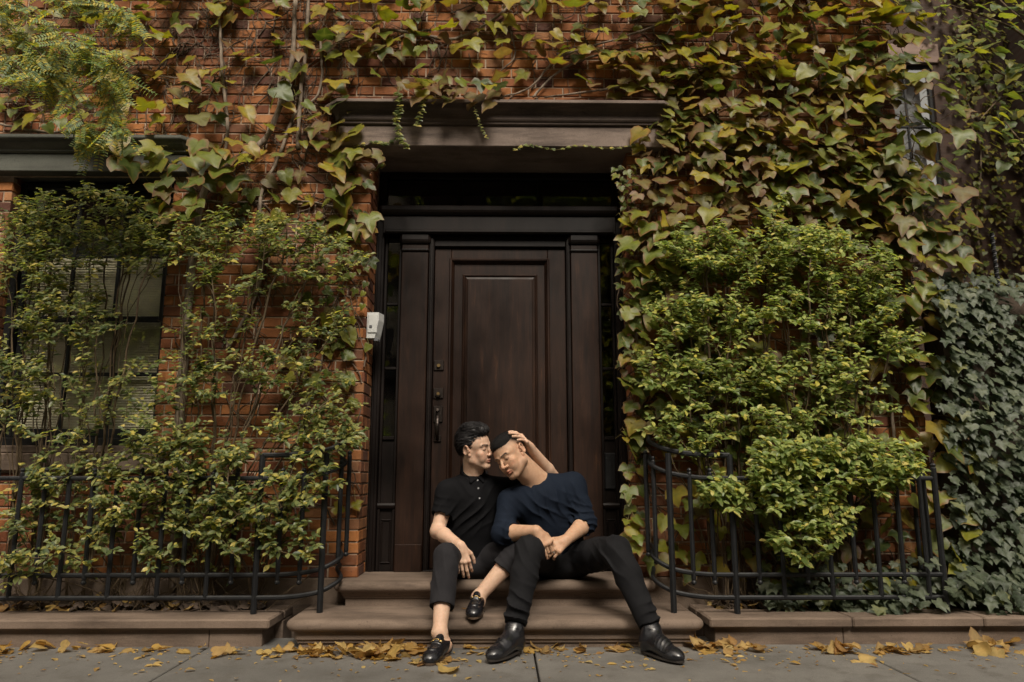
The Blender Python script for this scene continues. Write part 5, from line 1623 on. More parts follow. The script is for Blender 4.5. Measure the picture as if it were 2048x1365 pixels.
def head_frame(yaw, pitch, roll):
    yaw, pitch, roll = R(yaw), R(pitch), R(roll)
    Fw = np.array([math.sin(yaw), -math.cos(yaw), 0.]); U = np.array([0, 0, 1.])
    F2 = Fw*math.cos(pitch) - U*math.sin(pitch); U2 = U*math.cos(pitch) + Fw*math.sin(pitch); Rt = np.cross(F2, U2)
    U3 = U2*math.cos(roll) + Rt*math.sin(roll); R3 = np.cross(F2, U3)
    return np.stack([R3, F2, U3])            # rows: right, forward, up
class Head:
    def __init__(s, C, yaw, pitch, roll, sc=1.0): s.C = np.array(C, float); s.M = head_frame(yaw, pitch, roll); s.s = sc
    def w(s, x, y, z): return Vector(s.C + (s.M.T @ np.array([x, y, z]))*s.s)
    def loc(s, P): return ((P - s.C.astype(np.float32)) @ s.M.T.astype(np.float32))/s.s
    def build(s, v, wide=1.0, jaw=1.0, nose=1.0, lips=1.0):
        w, k = s.w, s.s; F = s.M
        E = lambda c, r_, kk=.012, sub=False, FF=None: v.ell(w(*c), [q*k for q in r_], F if FF is None else FF, kk, sub)
        Cp = lambda a, b, ra, rb, kk=.01, sub=False: v.cap(w(*a), w(*b), ra*k, rb*k, kk, sub)
        E((0, -.018, .040), (.0755*wide, .096, .083), .02)                      # braincase
        E((0, .030, .030), (.066*wide, .058, .060), .025)                        # forehead
        E((0, .034, -.028), (.058*wide, .054, .060), .02)                        # mid face
        E((0, .040, -.062), (.046*wide*jaw, .046, .042), .02)                    # mouth region
        for sx in (-1, 1):
            Cp((sx*.052*wide*jaw, .005, -.058), (sx*.020*jaw, .070, -.098), .017, .015, .022)      # jaw
            Cp((sx*.057*wide, .0, -.015), (sx*.052*wide*jaw, .004, -.060), .019, .017, .02)
            E((sx*.041*wide, .062, -.022), (.021, .019, .018), .018)             # cheekbone
            E((sx*.034, .064, -.050), (.018, .018, .022), .02)
        E((0, .077, -.100), (.021*jaw, .016, .016), .016)                        # chin
        for sx in (-1, 1):
            Cp((sx*.012, .088, .024), (sx*.048*wide, .072, .026), .0075, .007, .012)               # brow ridge
        for sx in (-1, 1):
            E((sx*.031, .100, .006), (.0150, .0135, .0100), .016, True)           # socket
        for sx in (-1, 1):
            E((sx*.031, .0740, .005), (.0135, .0125, .0115), .008)               # closed lid over the eyeball
            Cp((sx*.020, .088, -.0005), (sx*.042, .0795, .0005), .0013, .0010, .002, True)       # lash crease
        Cp((0, .086, .018), (0, .108*nose, -.024), .0070, .0088, .009)           # nose bridge
        E((0, .1085*nose, -.030), (.0105, .0105, .0095), .007)                   # tip
        for sx in (-1, 1):
            E((sx*.0125, .0975, -.033), (.0078, .0100, .0078), .005)             # wing
            E((sx*.0065, .1055, -.0405), (.0030, .0045, .0022), .002, True)      # nostril
        Cp((0, .093, -.041), (0, .0945, -.054), .0035, .003, .006, True)
        Cp((-.019, .083, -.064), (0, .0945, -.0605), .0040*lips, .0060*lips, .005); Cp((.019, .083, -.064), (0, .0945, -.0605), .0040*lips, .0060*lips, .005)
        Cp((-.016, .083, -.069), (.016, .083, -.069), .0060*lips, .0060*lips, .005); E((0, .0900, -.0725), (.014, .0075*lips, .0070*lips), .005)
        Cp((-.022, .0880, -.0665), (0, .0990, -.0665), .0014, .0020, .003, True); Cp((.022, .0880, -.0665), (0, .0990, -.0665), .0014, .0020, .003, True)
        Cp((-.010, .092, -.084), (.010, .092, -.084), .004, .004, .010, True)
        for sx in (-1, 1):                                                       # ears
            c = (sx*.0785*wide, -.010, -.002)
            for a_ in range(10):
                t0, t1 = (a_*.62-1.2), ((a_+1)*.62-1.2)
                if a_ >= 8: continue
                f_ = lambda t: (sx*(.0790*wide+.008*math.sin(max(0,t)*.6)+.003), -.012-.0165*math.cos(t), .004+.027*math.sin(t)-.004*math.cos(t))
                Cp(f_(t0), f_(t1), .0042, .0042, .004)
            E((sx*.0775*wide, -.009, .002), (.0060, .0150, .024), .006)
            E((sx*.0840*wide, -.008, .000), (.0050, .0080, .012), .005, True)
            E((sx*.0775*wide, .004, -.027), (.0060, .0070, .0090), .006)         # lobe
            E((sx*.0780*wide, .006, -.003), (.0050, .0040, .0065), .004)         # tragus

def hand(v, wrist, d, n, thumb_side, curl=(.2,.3,.2), thumb=(.4,), sc=1.0, spread=.06, finger_curls=None, rings=None):
    """five fingers off a palm. d: towards the fingers, n: back of the hand, thumb_side: vector across the palm to the thumb"""
    d = A3(d)/np.linalg.norm(A3(d)); n = A3(n) - d*(A3(n) @ d); n /= np.linalg.norm(n)
    t = A3(thumb_side); t = t - d*(t @ d) - n*(t @ n); t /= np.linalg.norm(t)
    w = A3(wrist); k = .005; tips = []
    v.cap(w, w + d*.030*sc, .0235*sc, .024*sc, .015)
    base_len = [.088, .090, .084, .076]; off = [.030, .009, -.012, -.031]
    ph = [(.042,.026,.021), (.047,.030,.022), (.043,.028,.022), (.034,.021,.019)]; rr = [.0094, .0096, .0090, .0080]
    info = []
    for i in range(4):
        a = w + t*off[i]*.45*sc + d*.015*sc; b = w + d*base_len[i]*sc + t*off[i]*sc
        v.cap(a, b, .0150*sc, .0118*sc, .012)
    for i in range(4):
        b = w + d*base_len[i]*sc + t*off[i]*sc
        dd = d + t*spread*(1.5-i); dd /= np.linalg.norm(dd); nn = n - dd*(n @ dd); nn /= np.linalg.norm(nn)
        cs = (finger_curls[i] if finger_curls else curl); ang = 0; p_ = b
        v.ell(b + nn*.004*sc, (.0115*sc,)*3, None, .006)
        for j in range(3):
            ang += cs[j]; dr = dd*math.cos(ang) - nn*math.sin(ang); q = p_ + dr*ph[i][j]*sc
            v.cap(p_, q, rr[i]*(1-.06*j)*sc, rr[i]*(.96-.08*j)*sc, k if j == 0 else .003)
            if j == 0: info.append((p_ + dr*.014*sc, dr, rr[i]*sc))
            p_ = q
        tips.append(p_)
    # thumb leaves the side of the palm near the wrist
    th = thumb[0]; a = w + d*.022*sc + t*.020*sc; inn = thumb[1] if len(thumb) > 1 else .35
    dr = d*math.cos(.75) + t*math.sin(.75) - n*inn; dr /= np.linalg.norm(dr)
    b = a + dr*.044*sc; v.cap(w + d*.012*sc + t*.010*sc, b, .0175*sc, .0125*sc, .012)
    dr2 = dr*math.cos(th) + (d*.8 - t*.5 - n*.3)*math.sin(th); dr2 /= np.linalg.norm(dr2)
    c = b + dr2*.032*sc; v.cap(b, c, .0112*sc, .0102*sc, .004)
    dr3 = dr2*math.cos(th*.6) + (d*.6 - t*.7 - n*.3)*math.sin(th*.6); dr3 /= np.linalg.norm(dr3)
    e = c + dr3*.025*sc; v.cap(c, e, .0102*sc, .0085*sc, .003)
    return info
def ring_obj(name, info, mat, parent, w_=.0022):
    p_, d, r_ = info; d = Vector(d).normalized(); a = d.orthogonal().normalized(); b = d.cross(a)
    mb = MB(); rs = []
    for k in range(24):
        an = 2*math.pi*k/24; o = a*math.cos(an)+b*math.sin(an); c = Vector(p_)+o*(r_+.0005)
        rs.append([c - d*w_ , c - d*w_ + o*.0014, c + d*w_ + o*.0014, c + d*w_])
    rs.append(rs[0]); mb.rings([[tuple(q) for q in r__] for r__ in rs], cap0=False, cap1=False)
    return mb.build(name, mat, parent)

def strands(name, vol, head, pick, field, n, steps, step, rad, parent, mat, seed=1, lift=(.001, .004)):
    """locks of hair that follow the head: curves slid along the surface of the hair volume"""
    rng = np.random.default_rng(seed)
    q = head.loc(np.zeros((1,3), np.float32))
    U = rng.normal(size=(n*6, 3)).astype(np.float32); U /= np.linalg.norm(U, axis=1)[:, None]
    P = (head.C + (U*np.array([.10, .13, .13]) + np.array([0, -.01, .05])) @ head.M).astype(np.float32)
    def grad(P):
        e = .0015; g = np.stack([vol.eval(P+np.array(a, np.float32)*e) - vol.eval(P-np.array(a, np.float32)*e) for a in ((1,0,0),(0,1,0),(0,0,1))], 1)
        return g/(np.linalg.norm(g, axis=1)[:, None]+1e-9)
    for _ in range(5): P = P - grad(P)*vol.eval(P)[:, None]*.8
    L = head.loc(P); ok = pick(L[:,0], L[:,1], L[:,2]) & (np.abs(vol.eval(P)) < .004); P = P[ok][:n]
    lf = rng.uniform(*lift, len(P)).astype(np.float32); tr = [P.copy()]; jit = rng.normal(size=P.shape).astype(np.float32)*.12
    for i in range(steps):
        g = grad(P); L = head.loc(P); f_ = field(L, rng) @ head.M.astype(np.float32) + jit
        f_ = f_ - g*np.sum(f_*g, 1)[:, None]; f_ /= np.linalg.norm(f_, axis=1)[:, None]+1e-9
        P = P + f_*step; P = P - g*(vol.eval(P)-lf*math.sin(math.pi*(i+1)/(steps+1)) + .0006)[:, None]
        tr.append(P.copy())
    T = np.stack(tr, 1); mb = MB()
    for a in T: mb.tube([tuple(q) for q in a], [rad*math.sin(math.pi*(.12+.80*i/steps))**.6 for i in range(steps+1)], 3, cap=False)
    o = mb.build(name, mat, parent, smooth=True); return tag(o, kind='stuff')
def skin_mat(name):
    m, nt, ns, lk, b = new_mat(name)
    a = nt.nodes.new('ShaderNodeAttribute'); a.attribute_name = 'tone'
    w = world_coords(nt)
    c = mix(nt, 1.0, a.outputs['Color'], ramp(nt, noise_tex(nt, w, 42, 6, .7), [(.3,(.86,.78,.74)), (.5,(.98,.96,.95)), (.7,(1.08,1.07,1.08))]), 'MULTIPLY')
    lk.new(c, b.inputs['Base Color']); b.inputs['Roughness'].default_value = .56
    b.inputs['Subsurface Weight'].default_value = .18; b.inputs['Subsurface Radius'].default_value = (1.0, .35, .2); b.inputs['Subsurface Scale'].default_value = .012
    b.inputs['Specular IOR Level'].default_value = .3
    bump(nt, b, noise_tex(nt, w, 420, 3), .12, .001)
    return m
M['skin'] = skin_mat('skin')
def cloth_mat(name, col, col2, scale=900, rough=.85, sheen=.3, spec=.25):
    m, nt, ns, lk, b = new_mat(name)
    w = world_coords(nt)
    n1 = noise_tex(nt, w, 9, 5, .6)
    wv = nt.nodes.new('ShaderNodeTexWave'); wv.inputs['Scale'].default_value = 130; wv.inputs['Distortion'].default_value = 3; lk.new(w, wv.inputs['Vector'])
    c = ramp(nt, n1, [(.3, col), (.7, col2)])
    c = mix(nt, 1.0, c, ramp(nt, noise_tex(nt, w, 350, 3), [(.3,(.75,.75,.75)), (.7,(1.2,1.2,1.2))]), 'MULTIPLY')
    lk.new(c, b.inputs['Base Color']); b.inputs['Roughness'].default_value = rough; b.inputs['Specular IOR Level'].default_value = spec
    b.inputs['Sheen Weight'].default_value = sheen; b.inputs['Sheen Roughness'].default_value = .5
    b.inputs['Sheen Tint'].default_value = (min(1,col2[0]*8), min(1,col2[1]*8), min(1,col2[2]*8), 1)
    bump(nt, b, mix(nt, .5, wv.outputs['Fac'], noise_tex(nt, w, 600, 2)), .12, .001)
    return m
M['polo'] = cloth_mat('black_knit', (.0030,.0030,.0036), (.0055,.0055,.0065), sheen=.02, spec=.10)
M['sweater'] = cloth_mat('navy_knit', (.0042,.0070,.0135), (.0070,.0112,.0205), sheen=.05, spec=.12)
M['trousers'] = cloth_mat('charcoal_wool', (.012,.0115,.013), (.020,.019,.021), sheen=.05, spec=.12)
M['jeans'] = cloth_mat('black_twill', (.0055,.0055,.0064), (.0100,.0100,.0112), sheen=.04, spec=.12)
M['leather'] = simple_mat('black_leather', (.008,.008,.010), .27, .3, 30, bump_s=.12, bump_scale=140, spec=.6)
M['sole'] = simple_mat('dark_sole', (.020,.016,.013), .6, .3, 30)
M['tan_sole'] = simple_mat('brown_sole_edge', (.07,.045,.028), .6, .3, 30)
M['button'] = simple_mat('grey_button', (.25,.25,.26), .3, .1, 30, bump_s=0)
def hair_mat():
    m, nt, ns, lk, b = new_mat('black_hair')
    lk.new(ramp(nt, noise_tex(nt, world_coords(nt), 90, 4), [(.3,(.004,.0035,.004)), (.7,(.013,.011,.012))]), b.inputs['Base Color'])
    b.inputs['Roughness'].default_value = .42; b.inputs['Specular IOR Level'].default_value = .42
    bump(nt, b, noise_tex(nt, world_coords(nt), 260, 3), .5, .003)
    return m
M['hair'] = hair_mat()
M['cropped_hair'] = simple_mat('cropped_hair', (.007,.006,.006), .75, .4, 120, bump_s=1.0, bump_scale=500, spec=.2)

def skin_colour(head, base, hair_cap=None, stubble=.25, brow=(.014,.010,.008)):
    base = np.array(base, np.float32)
    def f(V):
        C = np.tile(base, (len(V), 1)); L = head.loc(V); x, y, z = L.T; ax = np.abs(x)
        near = (np.linalg.norm(L, axis=1) < .2)
        def blend(w_, col): 
            w_ = np.clip(w_*near, 0, 1)[:, None]; C[:] = C*(1-w_) + np.array(col, np.float32)*w_
        g = lambda d, s_: np.exp(-(d/s_)**2)
        face = (y > .02)
        blend(.40*g(np.hypot(ax-.042, z+.030), .024)*face, base*np.array([1.06,.80,.74]))           # cheeks
        blend(.35*g(np.hypot(x, z+.030), .013)*(y > .09), base*np.array([1.05,.78,.70]))             # nose tip
        blend(stubble*np.clip((-.038-z)/.02, 0, 1)*(y > .0)*np.clip((.052-np.abs(z+.085))/.02, 0, 1), base*.42)
        blend(stubble*1.2*g(z+.052, .006)*g(ax, .022)*(y > .07), base*.30)                            # upper lip stubble
        lipw = g(z+.0665, .0105)*g(ax, .019)*(y > .080)
        blend(.85*np.clip(lipw*1.5, 0, 1), (base[0]*.80, base[1]*.42, base[2]*.42))
        blend(.9*g(z+.0665, .0020)*(ax < .021)*(y > .076), base*.16)                                   # mouth line
        bz = .0245 + .006*np.clip((ax-.012)/.03, 0, 1) - .30*np.clip(ax-.040, 0, 1)
        blend(1.5*g(z-bz, .0036)*((ax > .012) & (ax < .052) & (y > .05)), brow)
        lz = .0000 - .0035*np.cos((ax-.031)/.012*1.3)
        blend(1.3*g(z-lz, .0018)*((ax > .018) & (ax < .044) & (y > .06)), brow)                        # lashes
        blend(.18*g(np.hypot(ax-.031, (z-.010)*1.5), .012)*(y > .06), base*.6)
        blend(.8*g(np.hypot(ax-.0065, z+.041), .0020)*(y > .09), base*.12)
        blend(.22*((ax > .070) & (np.abs(z) < .04) & (y < .012) & (y > -.04)), base*np.array([1.05,.72,.64]))
        if hair_cap is not None: blend(hair_cap(x, y, z), (.010,.008,.007))
        return C
    return f
def shoe_frame(heel, toe, tilt_n=(0, 0, 1)):
    h_, t_ = A3(heel), A3(toe); y = t_-h_; L = float(np.linalg.norm(y)); y /= L; n = A3(tilt_n); n = n - y*(n @ y); n /= np.linalg.norm(n); x = np.cross(y, n)
    return h_, np.stack([x, y, n]), L
def torso(v, pelvis, neck, shR, shL, wd, dp, grow=0.0, k=.05):
    pelvis, neck, shR, shL = map(A3, (pelvis, neck, shR, shL))
    u = neck-pelvis; H = np.linalg.norm(u); u /= H; l = shR-shL; l -= u*(l @ u); l /= np.linalg.norm(l); f_ = np.cross(u, l)
    F = np.stack([l, f_, u])
    v.ell(pelvis + u*H*.66, (wd+grow, dp+grow, H*.33+grow), F, k)
    v.ell(pelvis + u*H*.36 - f_*0, (wd*.90+grow, dp*1.02+grow, H*.34+grow), F, k)
    v.ell(pelvis + u*H*.06, (wd*.93+grow, dp*1.0+grow, H*.22+grow), F, k)
    for s_ in (shR, shL):
        v.cap(neck - u*.035, s_, .050+grow, .056+grow, .045)
        v.cap(pelvis + u*H*.72, s_ - u*.03, dp*.8+grow, .055+grow, .05)
    return F, u, H
def vprism(tip, pr, pl, ymax):
    """cuts a V-shaped neckline out of the front of a shirt and leaves a slightly thicker trim round it"""
    tip, pr, pl = A3(tip), A3(pr), A3(pl)
    def hp(a, b):
        dx, dz = b[0]-a[0], b[2]-a[2]; n_ = np.array([dz, -dx])/math.hypot(dx, dz)
        return lambda P: (P[:, 0]-a[0])*n_[0] + (P[:, 2]-a[2])*n_[1]
    e1, e2 = hp(tip, pr), hp(pl, tip)
    s1 = 1 if e1(pl[None])[0] < 0 else -1; s2 = 1 if e2(pr[None])[0] < 0 else -1
    def f(P, d):
        q = np.maximum(s1*e1(P), s2*e2(P)); q = np.maximum(q, P[:, 1]-ymax); q = np.maximum(q, P[:, 2]-(max(pr[2], pl[2])+.03))
        d = d - .0025*np.exp(-((q-.006)/.006)**2)
        return np.maximum(d, -q)
    return f
def limb(v, a, b, ra, rb, k=.02, mid=None):
    a, b = A3(a), A3(b)
    if mid is None: v.cap(a, b, ra, rb, k)
    else:
        t, rm = mid; m_ = a + (b-a)*t; v.cap(a, m_, ra, rm, k); v.cap(m_, b, rm, rb, .012)

def make_shoe(parent, heel, toe, kind, ankle, up=(0,0,1), up_leg=None):
    h_, Fm, L = shoe_frame(heel, toe, up)
    w = lambda x, y, z: h_ + np.array([x, y, z]) @ Fm
    v = Vol(); C = lambda a, b, ra, rb, k=.012, sub=False: v.cap(w(*a), w(*b), ra, rb, k, sub)
    C((0, .034, .045), (0, .034, .030), .033, .034); C((0, .04, .050), (.002, L*.62, .040), .033, .036)
    v.ell(w(.002, L*.74, .030), (.044, .062, .036), Fm, .02); v.ell(w(.003, L*.86, .024), (.037, .045, .027), Fm, .02)
    C((0, .05, .060), (.0, L*.56, .052), .030, .030, .02)
    if kind == 'boot':
        a = A3(ankle); q = (a - h_) @ Fm.T; C((0, .045, .06), tuple(q), .040, .040, .03); C(tuple(q + np.array([0, .006, -.01])), (.001, L*.50, .058), .036, .034, .04)
        sd = (A3(up_leg) - h_) @ Fm.T - q; sd = sd/np.linalg.norm(sd); C(tuple(q), tuple(q + sd*.07), .040, .039, .02)
    v.plane(w(0, 0, .011), tuple(-Fm[2]), w(0, L/2, .011), .4)
    if kind == 'loafer':
        v.ell(w(0, .060, .092), (.029, .052, .040), Fm, .006, True)
        C((0, L*.52, .083), (0, L*.44, .094), .022, .020, .010)        # tongue
        v.ell(w(.002, L*.72, .064), (.030, .040, .008), Fm, .004)      # raised apron
        v.ell(w(.002, L*.60, .0835), (.034, .006, .012), Fm, .006)     # strap
    if kind == 'boot':
        old = v.post
        v.post = lambda P, d: d - folds(P, w(0, L*.60, .07), Fm[1], 170, .045, .0030, 5) - folds(P, w(0, .05, .12), (0,0,1), 120, .05, .0025, 6)
    if kind == 'loafer':
        v.post = lambda P, d: d - folds(P, w(0, L*.66, .06), Fm[1], 220, .03, .0016, 5)
    shoe = vol_obj('shoe' if kind == 'loafer' else 'boot', v, .0035, M['leather'], parent)
    out = []
    for k in range(28):
        a = 2*math.pi*k/28; y = math.sin(a); x = math.cos(a)
        wd = .030 + .016*(1/(1+math.exp(-(y*.5+.05)*9))); yy = L*.5 + L*.515*y
        if y > .55: wd *= 1 - .10*(y-.55)
        sx = (abs(x)**.75)*(1 if x > 0 else -1)
        out.append((sx*wd+.002, yy))
    mb = MB(); mb.rings([[tuple(w(x, y, z)) for x, y in out] for z in (.002, .0125)]); s_ = mb.build('sole', M['tan_sole'] if kind == 'loafer' else M['sole'], parent)
    mb = MB(); hb = [(x*.92, min(y, .062) if y > .062 else y+.003) for x, y in out]
    mb.rings([[tuple(w(x, y, z)) for x, y in hb] for z in (-.010 if kind == 'boot' else -.003, .002)]); mb.build('heel', M['sole'], parent)
    if kind == 'loafer':
        mb = MB()
        for sx in (-1, 1):
            pts = [w(sx*.020 + .0085*math.cos(a), L*.60 + .0075*math.sin(a), .094 - .006*abs(math.cos(a)*1.0 if False else 0) - .010*(abs(sx*.020+.0085*math.cos(a))/.03)**2) for a in [2*math.pi*i/12 for i in range(13)]]
            mb.tube([tuple(q) for q in pts], .0019, 5, cap=False)
        mb.tube([tuple(w(-.014, L*.60, .0945)), tuple(w(-.005, L*.60, .0975)), tuple(w(.005, L*.60, .0975)), tuple(w(.014, L*.60, .0945))], [.0026, .0019, .0019, .0026], 6)
        mb.build('horsebit', M['gold'], shoe, smooth=True)
    return shoe

def person_a():
    t = empty('person', (-.17, 4.45, H2), 'man in black polo and cropped trousers, sitting on the step holding the head beside him', 'person')
    pelvis = Vector((-.175, 4.50, .395)); neck = at(946, 952, 4.44)
    shR = at(897, 984, 4.42); shL = at(992, 978, 4.50)
    elR = at(875, 1062, 4.34); wrR = at(921, 1092, 4.14)
    elL = at(1112, 962, 4.60); wrL = at(1060, 895, 4.385)
    hipR, hipL = Vector((-.255, 4.46, .385)), Vector((-.085, 4.46, .385))
    knR = at(893, 1113, 4.08); anR = at(879, 1266, 3.865)
    knL = at(1048, 1090, 4.27); anL = at(957, 1194, 4.175)
    heelR, toeR = Vector((-.262, 3.925, 0)), Vector((-.338, 3.665, 0))
    heelL, toeL = Vector((-.118, 4.225, H1+.012)), Vector((-.140, 3.955, H1+.006))
    hd = Head(at(949, 897, 4.36), 64, 3, 13, 1.0)
    # --- skin
    v = Vol()
    torso(v, pelvis, neck, shR, shL, .140, .095)
    hb = hd.w(0, -.022, -.055)
    v.cap(A3(neck), hb, .056, .052, .03); v.cap(A3(neck)+np.array([0,.0,-.02],np.float32), A3(hd.w(0,.02,-.07)), .050, .040, .03)
    n0 = len(v.ops); hd.build(v, .95, .92, .96, 1.0)
    limb(v, shR, elR, .046, .038, .03, (.35, .047)); limb(v, elR, wrR, .039, .0245, .02, (.30, .040))
    v.ell(A3(elR)+np.array([-.004,.010,-.012],np.float32), (.032,)*3, None, .02)
    limb(v, shL, elL, .046, .038, .03); limb(v, elL, wrL, .040, .026, .02, (.35, .040))
    limb(v, hipR, knR, .070, .045, .03); limb(v, hipL, knL, .070, .045, .03)
    limb(v, knR, anR, .047, .034, .02, (.32, .052)); limb(v, knL, anL, .047, .034, .02, (.32, .052))
    for an, he, to in ((anR, heelR, toeR), (anL, heelL, toeL)):
        d_ = (to-he).normalized(); v.cap(A3(an), A3(he + d_*.06 + Vector((0,0,.05))), .034, .036, .02); v.cap(A3(he + d_*.05 + Vector((0,0,.045))), A3(he + d_*.17 + Vector((0,0,.035))), .032, .030, .02)
        v.ell(A3(an)+np.array([-.024,.004,0],np.float32), (.013,)*3, None, .015); v.ell(A3(an)+np.array([.024,.004,.004],np.float32), (.013,)*3, None, .015)
    hand(v, wrR, (.13, -.10, -.62), (-.05, -.85, .35), (1, .1, .1), thumb=(.5, .5), sc=.98, finger_curls=[(.55,.55,.3),(.30,.40,.25),(.25,.40,.25),(.25,.45,.3)])
    iL = hand(v, wrL, (-.49, -.66, .58), (.60, -.10, .60), (-.34, .64, .45), thumb=(.3, .2), sc=.96, spread=.09, finger_curls=[(.28,.35,.2),(.28,.35,.2),(.26,.35,.2),(.24,.35,.2)])
    body = vol_obj('body', v, .0034, M['skin'], t, skin_colour(hd, (.50, .335, .240), stubble=.03,
        hair_cap=lambda x, y, z: np.clip(((z-.052) + np.clip(-y-.005, 0, .05)*2.2 - .35*np.clip(y, 0, 1))/.022 + .3, 0, 1)*(y < .075)*.95))
    ring_obj('ring', iL[2], M['silver'], t)
    # forearm tattoo lines
    for (x0_, y0_, x1_, y1_) in ((875, 1079, 885, 1068.5), (883, 1082, 892, 1083)): pass
    # --- hair: full, swept back from the forehead
    hv = Vol(); E = lambda c, r_, k=.015, sub=False: hv.ell(hd.w(*c), r_, hd.M, k, sub)
    E((0, -.020, .052), (.079, .101, .086)); E((0, .030, .110), (.052, .050, .034), .025); E((0, -.01, .118), (.060, .065, .035), .02)
    E((.015, .065, .112), (.036, .030, .026), .02); E((-.02, .062, .106), (.034, .030, .026), .02)
    E((0, -.070, .020), (.058, .045, .070), .02)
    for sx in (-1, 1): E((sx*.070, -.030, .045), (.014, .048, .044), .015)
    E((0, .105, -.005), (.085, .058, .078), .012, True); E((0, .120, .045), (.070, .045, .050), .010, True)
    for sx in (-1, 1):
        hv.cap(hd.w(sx*.090, -.008, .010), hd.w(sx*.078, -.012, -.050), .022, .030, .010, True)
        hv.cap(hd.w(sx*.090, .040, .015), hd.w(sx*.080, .060, -.04), .030, .045, .010, True)
    hv.ell(hd.w(0, -.05, -.085), (.09, .09, .045), hd.M, .012, True)
    def hpost(P, d):
        L = hd.loc(P); x, y, z = L.T
        c1 = x + .030*np.sin(y*24+.6) + .6*(z-.08)*x*4; st = np.abs(np.sin(c1*150 + 1.3*np.sin(y*38 + z*21) + 2*vnoise(L, 24, 3)))
        side = np.clip((np.abs(x)-.045)/.02, 0, 1)
        s2 = np.abs(np.sin((z - .5*y)*170 + 1.2*np.sin(y*40) + 1.5*vnoise(L, 30, 4)))
        return d + .0048*(st*(1-side) + s2*side) - .004*vnoise(L, 40, 9)*(z > .05)
    hv.post = hpost
    hair = vol_obj('hair', hv, .0026, M['hair'], t)
    def fld(L, rng):
        x, y, z = L.T; side = np.clip((np.abs(x)-.045)/.025, 0, 1)
        wv_ = .35*np.sin(y*38 + x*20)
        return np.stack([.30*(1-side)*np.sign(x+.01) + .25*np.sin(y*30+z*40), -np.ones_like(x), wv_*(1-side) - side*(.25+.25*np.sin(y*25)) - 1.2*np.clip(-y-.05, 0, 1)*8], 1).astype(np.float32)
    strands('locks', hv, hd, lambda x, y, z: (z > -.03) & (y > -.09), fld, 950, 9, .0075, .00125, hair, M['hair'], 5, (.0005, .0075))
    # --- polo shirt
    sv = Vol(); F, u, H = torso(sv, pelvis, neck, shR, shL, .152, .106, .010)
    sleeveR = A3(shR) + (A3(elR)-A3(shR))*.58; ud = (A3(elR)-A3(shR)); ud /= np.linalg.norm(ud)
    sv.cap(A3(shR), sleeveR + ud*.05, .064, .062, .03)
    sv.plane(tuple(sleeveR), tuple(ud), tuple(sleeveR + ud*.07), .085)
    sl = A3(shL) + (A3(elL)-A3(shL))*.55; ul = (A3(elL)-A3(shL)); ul /= np.linalg.norm(ul)
    sv.cap(A3(shL), sl, .062, .058, .03)
    sv.cap(A3(neck)+A3((0,-.05,.055)), A3(at(955, 954, 4.30)), .047, .012, .010, True)
    fr = A3(at(940, 1030, 4.33))
    vee = vprism(at(955, 955, 4.33), at(975, 936, 4.33), at(931, 936, 4.33), neck.y + .0)
    sv.post = lambda P, d: vee(P, d - folds(P, fr, (.8, 0, -.75), 62, .17, .013, 1, .8) - folds(P, A3(at(962, 1075, 4.33)), (.75, 0, -.5), 75, .10, .009, 2)
                            - folds(P, A3(at(885, 1000, 4.36)), (.35, 0, .9), 70, .07, .007, 3) - folds(P, A3(at(935, 975, 4.34)), (.5, 0, .8), 50, .07, .005, 4))
    shirt = vol_obj('polo_shirt', sv, .0055, M['polo'], t)
    cv = Vol(); nk = A3(neck); hv_ = A3(hb) - nk; hv_ /= np.linalg.norm(hv_)
    ax1 = np.array([1, .25, .0]); ax1 -= hv_*(ax1 @ hv_); ax1 /= np.linalg.norm(ax1); ax2 = np.cross(hv_, ax1)
    ringp = []
    for k in range(15):
        a = R(-62) + R(304)*k/14 + R(-90)+R(62)+R(-62) if False else R(-90+28) + R(304)*k/14
        r_ = .064; ringp.append(nk + hv_*(.045 - .020*math.cos(a + R(90))) + ax1*math.cos(a)*r_ - ax2*math.sin(a)*(-r_))
    for a, b in zip(ringp[:-1], ringp[1:]):
        cv.cap(a, b, .0065, .0065, .006); cv.cap(a - hv_*.016, b - hv_*.016, .0085, .0085, .012)
    def settle(q, off):
        q = A3(q)
        for _ in range(60):
            dd = float(sv.eval(q[None])[0]) - off
            if abs(dd) < .0008: break
            q[1] += np.clip(dd*.8, -.01, .01)
        return q
    for (a_, b_, tp) in (((926, 936), (955, 955), (941, 967)), ((972, 941), (956, 955), (966, 966))):
        for k in range(9):
            f0 = at(a_[0]+(b_[0]-a_[0])*k/8, a_[1]+(b_[1]-a_[1])*k/8, 4.30); f1 = at(tp[0], tp[1], 4.30).lerp(f0, .12 if k not in (0, 8) else .05)
            cv.cap(settle(f0, .004), settle(f1, .003), .0050, .0035, .006)
    vol_obj('collar', cv, .0032, M['polo'], shirt)
    for (x, y) in ((955, 961), (956.5, 977), (959, 997)):
        q = A3(at(x, y, 4.33))
        for _ in range(40):                 # settle the button on the cloth
            dd = float(sv.eval(q[None])[0]);
            if dd > .0012: q[1] += max(dd*.7, .0005)
            elif dd < .0: q[1] -= .001
            else: break
        mb = MB(); mb.rings([[(q[0]+.0052*math.cos(a)*s_, q[1]-yy, q[2]+.0052*math.sin(a)*s_) for a in [2*math.pi*i/12 for i in range(12)]] for yy, s_ in ((-.003,1), (.0015,1), (.0025,.8), (.0018,.5))]); mb.build('button', M['button'], shirt)
    # --- cropped trousers
    tv = Vol()
    tv.ell(A3(pelvis)+A3((0,-.01,-.035)), (.155,.115,.085), None, .03)
    limb(tv, hipR, knR, .088, .066, .03, (.5,.080)); limb(tv, hipL, knL, .088, .066, .03, (.5,.080))
